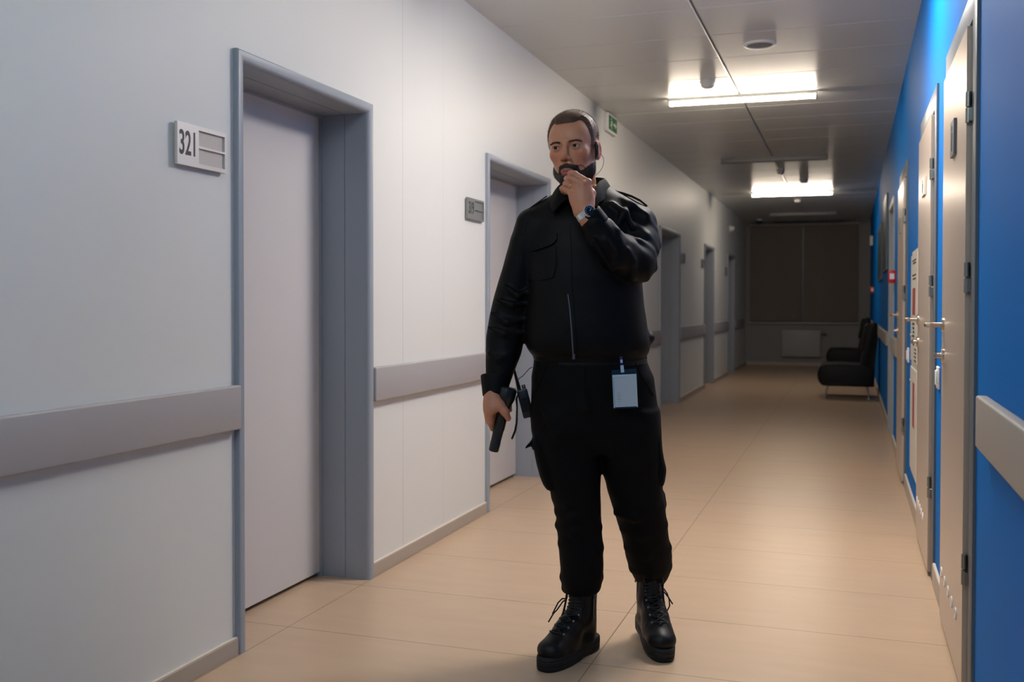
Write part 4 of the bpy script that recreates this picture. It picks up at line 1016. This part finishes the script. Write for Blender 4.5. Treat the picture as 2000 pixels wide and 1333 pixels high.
for pts, r in [([(1084,972,-.03),(1112,985,-.088),(1165,975,-.07)], .010), ([(1086,1000,-.05),(1120,1012,-.094),(1170,1000,-.07)], .009), ([(1085,1026,-.04),(1120,1040,-.09),(1174,1030,-.06)], .009), ([(1092,1062,-.05),(1130,1078,-.086),(1176,1070,-.05)], .008),
 ([(1096,1128,-.04),(1130,1140,-.072),(1174,1128,-.04)], .010), ([(1100,1150,-.04),(1135,1156,-.066),(1168,1148,-.04)], .010),
 ([(1200,1003,-.02),(1240,1010,-.06),(1292,990,-.03)], .010), ([(1214,1033,.0),(1256,1045,-.04),(1300,1026,-.01)], .009), ([(1222,1070,.02),(1262,1084,-.015),(1309,1070,.02)], .009), ([(1232,1112,.04),(1270,1122,.01),(1308,1106,.04)], .010), ([(1292,968,.01),(1296,985,.02)], .012),
 ([(1060,800,-.11),(1090,850,-.11),(1150,880,-.09)], .007), ([(1250,820,-.10),(1220,860,-.105),(1185,890,-.09)], .007), ([(1140,760,-.135),(1145,800,-.13),(1160,850,-.11)], .006)]: tf(pts, r)
# cargo pouches bulge
T_.noise(.0018, 36, (1,1,.8), 21); T_.noise(.001, 90, (1,1,1), 22)
V, Q = T_.mesh(); V = relax(V, Q, 1, .3)
tro = link('trousers', pmesh('trousers', V, Q), M['cloth2'], man); tt = tree_of(V, Q)
def pouch(rows, b, flap_rows, tip=None):
    K = Field((-.34,-.22,.45), (.38,.22,.92), .0045); K.loft(rows, 0, n=2.6, cap=.008); K.noise(.0016, 60, (1,1,1), 31)
    V, Q = K.mesh(); p = link('cargo_pocket', pmesh('cargo_pocket', V, Q), M['cloth2'], tro)
    K = Field((-.36,-.24,.45), (.40,.24,.92), .0045); K.loft(flap_rows, 0, n=2.6, cap=.006)
    if tip: K.cone(at(*tip[0]), at(*tip[1]), .010, .004, .008)
    V, Q = K.mesh(); link('pocket_flap', pmesh('pocket_flap', V, Q), M['cloth2'], p)
pouch([row(862,1039,1076,.060,.0), row(900,1046,1082,.064,.0), row(930,1054,1090,.062,-.005), row(950,1062,1096,.058,-.01), row(956,1068,1098,.05,-.01)], 0,
      [row(846,1041,1078,.064,.0), row(872,1037,1080,.068,.0), row(878,1040,1080,.066,.0)], ((1044,862,-.02),(1027,875,-.03)))
pouch([row(840,1256,1288.5,.058,.0), row(880,1262,1293,.064,.0), row(915,1266,1300,.066,.005), row(940,1268,1297,.062,.01), row(948,1270,1293,.055,.01)], 0,
      [row(830,1254,1288,.060,.0), row(866,1256,1292,.068,.0), row(874,1258,1291,.066,.0)])
seam('fly_seam', [(1143,712),(1144,760),(1152,810),(1165,850)], .0012, M['cloth2'], tro, tt, .0005)
seam('front_pocket_seam', [(1070,708),(1058,740),(1044,770)], .0014, M['cloth2'], tro, tt, .001)
seam('front_pocket_seam', [(1240,708),(1256,740),(1276,772)], .0014, M['cloth2'], tro, tt, .001)
b_ = W2 = Field((-.25,-.17,.93), (.26,.17,1.01), .004); W2.loft([row(695,1045,1262,.126,0), row(712,1043,1265,.129,0)], 0, n=2.2, cap=.004); V, Q = W2.mesh(); link('belt', pmesh('belt', V, Q), M['boot'], tro)

# ------------------------------------------------------------------ boots
def boot(origin, ang, pitch, roll, side, top, loops):
    """local frame: heel back at y=0, toe towards +y; z up"""
    Mx = Matrix.Translation(origin) @ Matrix.Rotation(ang, 4, 'Z') @ Matrix.Rotation(pitch, 4, 'X') @ Matrix.Rotation(roll, 4, 'Y')
    K = Field((-.075,-.02,.02), (.075,.33,.34), .0035)
    K.loft([(.235,0,.068,.044,.052), (.20,0,.066,.043,.052), (.15,0,.068,.042,.056), (.11,0,.072,.041,.062), (.06,0,.070,.040,.062), (.04,0,.070,.040,.060)], .01, cap=.006)
    K.chain([(0,.10,.12), (0,.16,.090), (0,.21,.072)], [.044,.042,.040], .02)
    K.ell((0,.195,.060), (.051,.070,.038), .02); K.ell((0,.245,.056), (.049,.052,.036), .012)
    K.cone((0,.07,.045), (0,.20,.045), .040, .046, .01)
    K.cone((-.045,.205,.088), (.045,.205,.088), .0016, .0016, .006); 
    for s in (-1, 1): K.chain([(s*.030,.115,.23), (s*.032,.118,.19), (s*.034,.135,.135), (s*.030,.20,.098)], [.004]*4, .006)
    K.f = smax(K.f, (.034-np.meshgrid(*K.ax, indexing='ij')[2]).astype(np.float32), .004)
    K.cone((0,.070,.26), (0,.068,.21), .038, .034, .003, 's')
    K.noise(.0012, 70, (1,1,1), 41)
    V, Q = K.mesh(); V = relax(V, Q, 1, .3); tf_ = lambda P: (np.c_[P, np.ones(len(P))]@np.array(Mx).T)[:, :3]
    bo = link('boot', pmesh('boot', tf_(V), Q), M['boot'], man)
    def put(bm): bmesh.ops.transform(bm, matrix=Mx, verts=bm.verts); return bm
    out = []
    for i in range(44):
        a = 2*math.pi*i/44; sx, sy = math.sin(a), -math.cos(a)
        w = .052-.010*math.exp(-((sy+.15)/.35)**2)-.004*(sy < -.3)
        out.append((w*np.sign(sx)*abs(sx)**.72, .148+.157*np.sign(sy)*abs(sy)**.8))
    def outline(z, g):
        return [bm.verts.new((x*(1+g/.05), .148+(y-.148)*(1+g/.15), z)) for x, y in out]
    bm = BM(); rings = [outline(z, g) for z, g in ((.0,-.003),(.004,.0),(.014,.001),(.016,-.0015),(.018,.001),(.030,.0015),(.033,-.001),(.036,.0015),(.043,.0),(.046,-.003))]
    for v in rings[0]+rings[1]+rings[2]:
        if .085 < v.co.y < .135: v.co.z += .008
    for r0, r1 in zip(rings, rings[1:]):
        for i in range(len(r0)): bm.faces.new([r0[i], r0[(i+1)%len(r0)], r1[(i+1)%len(r0)], r1[i]])
    bm.faces.new(rings[0][::-1]); bm.faces.new(rings[-1])
    so = obj('sole', put(bm), M['sole'], bo)
    # laces
    ey = []
    for i in range(9):
        t = i/8; z_ = .212-.10*t if t < .62 else .212-.10*.62-(t-.62)*.125; yy = .128 if t < .55 else .128+(t-.55)*.20
        ey.append((yy+.004*(t > .5), z_+.0))
    tb = tree_of(V, Q)
    def sf(x, yy, z_):
        h = tb.ray_cast(Vector((x, yy+.10, z_+.05)), Vector((0,-.90,-.45)).normalized())
        return (h[0]+Vector((0,.002,.001))) if h[0] is not None else Vector((x,yy,z_))
    for i in range(len(ey)):
        a = sf(-.022, *ey[i]); b = sf(.022, *ey[i]); bm = BM(); add_tube(bm, [a, sf(0, *ey[i])+Vector((0,.004,.002)), b], .0024, 8)
        if i+1 < len(ey):
            c = sf(.022, *ey[i+1]); d = sf(-.022, *ey[i+1]); add_tube(bm, [a, sf(0, (ey[i][0]+ey[i+1][0])/2, (ey[i][1]+ey[i+1][1])/2)+Vector((0,.005,.003)), c], .0022, 8); add_tube(bm, [b, sf(0, (ey[i][0]+ey[i+1][0])/2, (ey[i][1]+ey[i+1][1])/2)+Vector((0,.004,.002)), d], .0022, 8)
        obj('lace', put(bm), M['lace'], bo)
        for s in (-1, 1):
            bm = BM(); e = sf(s*.026, *ey[i]); add_lathe(bm, [(.0,0),(.0042,0),(.004,.002),(.0,.003)], e-Vector((0,.002,0)), (s*.3,1,.3), 12)
            obj('eyelet', put(bm), M['zip'], bo)
    bm = BM(); P = [(side*.0455,.068,.225), (side*.0435,.068,.18), (side*.0425,.068,.12)]; add_tube(bm, P, .0022, 8); add_box(bm, side*.050-.002, side*.050+.002, .066, .072, .182, .21, bev=.001, seg=1); obj('side_zip', put(bm), M['zip'], bo)
    for lp in loops:
        bm = BM(); add_tube(bm, [at(*p) for p in lp], .0024, 8); obj('lace', bm, M['lace'], bo)
    return bo
dR = Vector((-.60,-.80,0)); aR = math.atan2(-dR.x, dR.y)
boot((.020,.018,0), aR, 0, 0, -1, 1157, [[(1106,1170,-.06),(1098,1170,-.07),(1090,1178,-.08),(1083,1192,-.085),(1079,1200,-.085)], [(1106,1172,-.06),(1099,1176,-.075),(1088,1192,-.085),(1081,1199,-.085),(1071,1216,-.088)], [(1109,1192,-.07),(1104,1202,-.08),(1102,1212,-.085),(1105,1220,-.08)]])
dL = Vector((.10,-.99,0)); aL = math.atan2(-dL.x, dL.y)
boot((.208,.158,.030), aL, R_(-6), 0, 1, 1140, [[(1296,1150,.03),(1303,1160,.02),(1307,1172,.015),(1308,1184,.015),(1303,1194,.02)], [(1296,1156,.03),(1306,1168,.02),(1314,1181,.012)]])

# ------------------------------------------------------------------ what he carries (things of their own)
def carried(name, label, cat, p):
    w = man.matrix_basis @ Vector(p); o = thing(name, label, cat, w, YAW); return o
def rel(o, p): return Vector(p)-o['o']
def mk(name, label, cat, p):
    p = Vector(p); o = carried(name, label, cat, p); return o, (lambda bm: (bmesh.ops.translate(bm, verts=bm.verts, vec=-p), bm)[1])
# torch
ta = Vector(z7(266,1222,TV)); tb_ = Vector(z7(442,462,TV)); td = (tb_-ta).normalized(); L = (tb_-ta).length
t, sh = mk('torch', 'black cylindrical torch gripped in the lowered hand of the man', 'torch', ta)
bm = BM(); add_lathe(bm, [(.0,0),(.0150,0),(.0168,.003),(.0172,.010),(.0168,.014),(.0174,.018),(.0174,.032),(.0168,.035),(.0180,.07),(.0196,L*.35),(.0198,L*.62),(.0198,L*.70),(.0200,L*.74)], ta, td, 32); bar = obj('barrel', sh(bm), M['torch'], t)
bm = BM()
for i in range(9):
    a = 2*math.pi*i/9
bm = BM(); add_lathe(bm, [(.0193,L*.66),(.0210,L*.70),(.0270,L*.78),(.0300,L*.83),(.0305,L*.93),(.0290,L*.98),(.0240,L*1.0),(.0,L*1.0)], ta, td, 32); obj('head', sh(bm), M['torch'], t)
bm = BM(); add_lathe(bm, [(.0,-.001),(.0130,-.001),(.0142,.0005),(.0142,.002)], ta, td, 24); obj('tail_cap', sh(bm), M['boot'], t)
# handheld radio on the hip
rc = Vector(z7(637,640,.02)); ru = (Vector(z7(590,470,.02))-Vector(z7(672,785,.02))).normalized(); rs = ru.cross(Vector((0,1,0))).normalized(); rf = rs.cross(ru)
t, sh = mk('walkie_talkie', 'black handheld radio with antenna hanging at the hip beside the torch', 'radio', rc)
def oriented(bm, c=rc, X=rs, Y=rf, Z=ru):
    m = Matrix((X, Y, Z)).transposed().to_4x4(); m.translation = c; bmesh.ops.transform(bm, matrix=m, verts=bm.verts); return bm
bm = BM(); add_box(bm, -.018, .018, -.028, .028, -.052, .046, bev=.005, seg=3); obj('body', sh(oriented(bm)), M['torch'], t)
bm = BM()
for i in range(7): add_box(bm, -.013, .013, -.0300, -.0278, -.030+.007*i, -.0265+.007*i)
obj('speaker_grille', sh(oriented(bm)), M['boot'], t)
bm = BM(); add_tube(bm, [(.008,.0,.046),(.008,0,.052),(.008,0,.095),(.006,0,.150)], [.007,.0068,.0045,.0028], 12); obj('antenna', sh(oriented(bm)), M['torch'], t)
bm = BM(); add_lathe(bm, [(.0,0),(.0065,0),(.0065,.011),(.0055,.013),(.0,.013)], (-.009,0,.046), (0,0,1), 16); obj('knob', sh(oriented(bm)), M['zip'], t)
bm = BM(); add_tube(bm, [z7(552,560,.0), z7(536,600,-.005), z7(545,700,-.01), z7(542,800,-.01), z7(540,880,-.01), z7(522,980,-.01), z7(490,1060,-.01), z7(482,1080,-.01)], [.0022,.0035,.0026,.0030,.0034,.0036,.0036,.003], 8); obj('wrist_strap', sh(bm), M['lace'], t)
bm = BM(); add_tube(bm, [z7(560,455,.01), z7(543,425,.005), z7(545,390,.0), z7(570,360,-.005), z7(610,335,-.01), z7(650,290,-.01), z7(690,245,-.02), z7(722,228,-.03)], .0013, 8); obj('cable', sh(bm), M['lace'], t)
# badge
bc = at(1220.5,760,-.155); t, sh = mk('name_badge', 'white name card in a clear dark-edged holder clipped at the waist', 'name badge', bc)
bu = (at(1219,722,-.155)-at(1222.5,798,-.155)).normalized(); bs = Vector((0,1,0)).cross(bu).normalized()
bs = -bs if bs.x < 0 else bs; bf_ = bu.cross(bs).normalized()
B3 = lambda bm: sh(oriented(bm, bc, bs, bf_, bu))
hw_, hh = .0405, .0625
bm = BM(); add_box(bm, -hw_, hw_, -.0012, .0012, -hh, hh-.010, bev=.0008, seg=1); add_box(bm, -hw_+.001, hw_-.001, -.0018, .0018, hh-.012, hh, bev=.0015, seg=1); obj('holder', B3(bm), M['navy'], t)
bsg = -1 if bf_.y > 0 else 1
bm = BM(); y0 = sorted((bsg*.0013, bsg*.0022)); add_box(bm, -hw_+.006, hw_-.005, y0[0], y0[1], -hh+.005, hh-.018); cd_ = obj('card', B3(bm), M['card'], t)
for i, (w_, z_) in enumerate(((.011,-.012),(.013,-.019),(.010,-.026),(.013,-.033),(.010,-.040))):
    bm = BM(); y0 = sorted((bsg*.0022, bsg*.0025)); add_box(bm, -.026 if bs.x > 0 else .026-w_, -.026+w_ if bs.x > 0 else .026, y0[0], y0[1], z_-.0006, z_+.0006); obj('printed_line', B3(bm), M['alu_dark'], cd_)
bm = BM(); y0 = sorted((bsg*.0028, bsg*.0032)); add_box(bm, -hw_+.002, hw_-.002, y0[0], y0[1], hh-.024, hh-.016, bev=.0001, seg=1)
add_box(bm, -hw_+.002, -hw_+.005, y0[0], y0[1], -hh+.003, hh-.02); add_box(bm, hw_-.005, hw_-.002, y0[0], y0[1], -hh+.003, hh-.02); obj('plastic_edge', B3(bm), M['clear'], t)
cl = [at(1213,697,-.160), at(1213.5,703,-.162), at(1214,709,-.163), at(1214.5,714,-.163), at(1216,728,-.162)]
plank([cl[0], cl[1]], .0042, .0015, Vector((0,-1,0)), M['bluecl'], 'strap', t); plank([cl[1], cl[2]], .0036, .0017, Vector((0,-1,0)), M['card'], 'strap_print', t); plank([cl[2], cl[3]], .0040, .0015, Vector((0,-1,0)), M['bluecl'], 'strap', t)
plank([cl[3], cl[4]], .0052, .0018, Vector((0,-1,0)), M['clear'], 'clip', t)
for o in t.children:
    if o.name.startswith(('strap','clip')): o.location = -bc
# wristwatch
wc = at(1151.5,413,-.238); wn_ = Vector((.22,-.93,.28)).normalized(); wu = (at(1143,392,-.235)-at(1158,428,-.23)).normalized(); ws = wu.cross(wn_).normalized(); wu = wn_.cross(ws).normalized()
t, sh = mk('wristwatch', 'steel wristwatch with dark round dial on the raised wrist', 'watch', wc)
bm = BM(); add_lathe(bm, [(.0,-.006),(.0185,-.006),(.0200,-.003),(.0200,.002),(.0188,.0045),(.0170,.0045),(.0165,.003),(.0165,.001)], wc, wn_, 36); cs = obj('case', sh(bm), M['watchsteel'], t)
bm = BM(); add_lathe(bm, [(.0,.0),(.0166,.0),(.0166,.0025),(.0,.0025)], wc, wn_, 36); dl = obj('dial', sh(bm), M['dial'], t)
O3 = lambda bm: sh(oriented(bm, wc, ws, -wn_, wu))
bm = BM()
for i in range(12):
    a = R_(30*i); add_box(bm, .0128*math.sin(a)-.0009, .0128*math.sin(a)+.0009, -.0031, -.0026, .0128*math.cos(a)-.0012, .0128*math.cos(a)+.0012)
obj('hour_marks', O3(bm), M['card'], dl)
for nm, a, l_ in (('hour_hand', 62, .0075), ('minute_hand', 48, .0115)):
    bm = BM(); a = R_(a); add_prism(bm, [(-.0006,0),(.0006,0),(.0004,l_),(-.0004,l_)], 'y', -.0036, -.0032); bmesh.ops.rotate(bm, verts=bm.verts, cent=(0,0,0), matrix=Matrix.Rotation(a, 3, 'Y')); obj(nm, O3(bm), M['card'], dl)
bm = BM()
for s in (-1, 1):
    for i in range(9):
        th = .32+i*.20; rr_ = .0315; x_ = s*math.sin(th)*rr_; y_ = .0315-math.cos(th)*rr_
        c2, s2 = math.cos(th), math.sin(th); hwid = .0095
        b2 = bmesh.new(); add_box(b2, -.0030, .0030, -.0014, .0014, -hwid, hwid, bev=.0008, seg=1)
        m_ = Matrix.Translation((x_, y_, 0)) @ Matrix.Rotation(s*th, 4, 'Z'); bmesh.ops.transform(b2, matrix=m_, verts=b2.verts); me_ = bpy.data.meshes.new('tmp'); b2.to_mesh(me_); b2.free(); bm.from_mesh(me_); bpy.data.meshes.remove(me_)
wm = Matrix((ws, -wn_, wu)).transposed().to_4x4(); wm.translation = wc; bmesh.ops.transform(bm, matrix=wm, verts=bm.verts); obj('bracelet', sh(bm), M['watchsteel'], t)
# ring
rp = (Vector(mcpL[2])*.45+Vector(pipL[2])*.55); rd = (Vector(pipL[2])-Vector(mcpL[2])).normalized()
t = carried('ring', 'gold ring on the finger held at the chin', 'ring', rp)
bm = BM(); add_lathe(bm, [(.0106,-.0020),(.0116,-.0016),(.0119,0),(.0116,.0016),(.0106,.0020)], (0,0,0), rd, 28); obj('band', bm, M['gold'], t)
# earpiece with microphone wire
ep0 = hpt((.081,.004,.0)); t, sh = mk('earpiece', 'black earpiece with a thin wire behind the ear and neck', 'earpiece', ep0)
bm = BM(); add_tube(bm, [hpt((.076,.004,.014)), hpt((.080,.003,.0)), hpt((.078,.004,-.022)), hpt((.073,.004,-.034))], [.005,.006,.0055,.003], 12); add_tube(bm, [hpt((.074,.0,-.030)), hpt((.070,.004,-.044))], [.0035,.002], 10); obj('bud', sh(bm), M['torch'], t)
def smooth_path(P, n=6):
    P = [Vector(p) for p in P]; out = []
    for i in range(len(P)-1):
        a, b, c, e = P[max(i-1,0)], P[i], P[i+1], P[min(i+2,len(P)-1)]
        for k in range(n):
            f = k/n; out.append(.5*((2*b)+(c-a)*f+(2*a-5*b+4*c-e)*f*f+(3*b-a-3*c+e)*f*f*f))
    return out+[P[-1]]
bm = BM(); add_tube(bm, smooth_path([hpt((.083,.024,-.022)), hpt((.091,.024,-.030)), hpt((.094,.024,-.045)), hpt((.089,.022,-.062)), hpt((.079,.018,-.076)), hpt((.068,.010,-.086)), at(1160,350,-.04), at(1166,362,.0)]), .0008, 6); obj('wire', sh(bm), M['lace'], t)
P_ = []
for q in ((1127,325),(1131,322.5),(1136,323),(1140,327),(1142,333),(1142,340)):
    h_, n_ = hit(trh, *q); P_.append(h_+n_*.004)
bm = BM(); add_tube(bm, smooth_path(P_), .0009, 6); obj('microphone_boom', sh(bm), M['lace'], t)
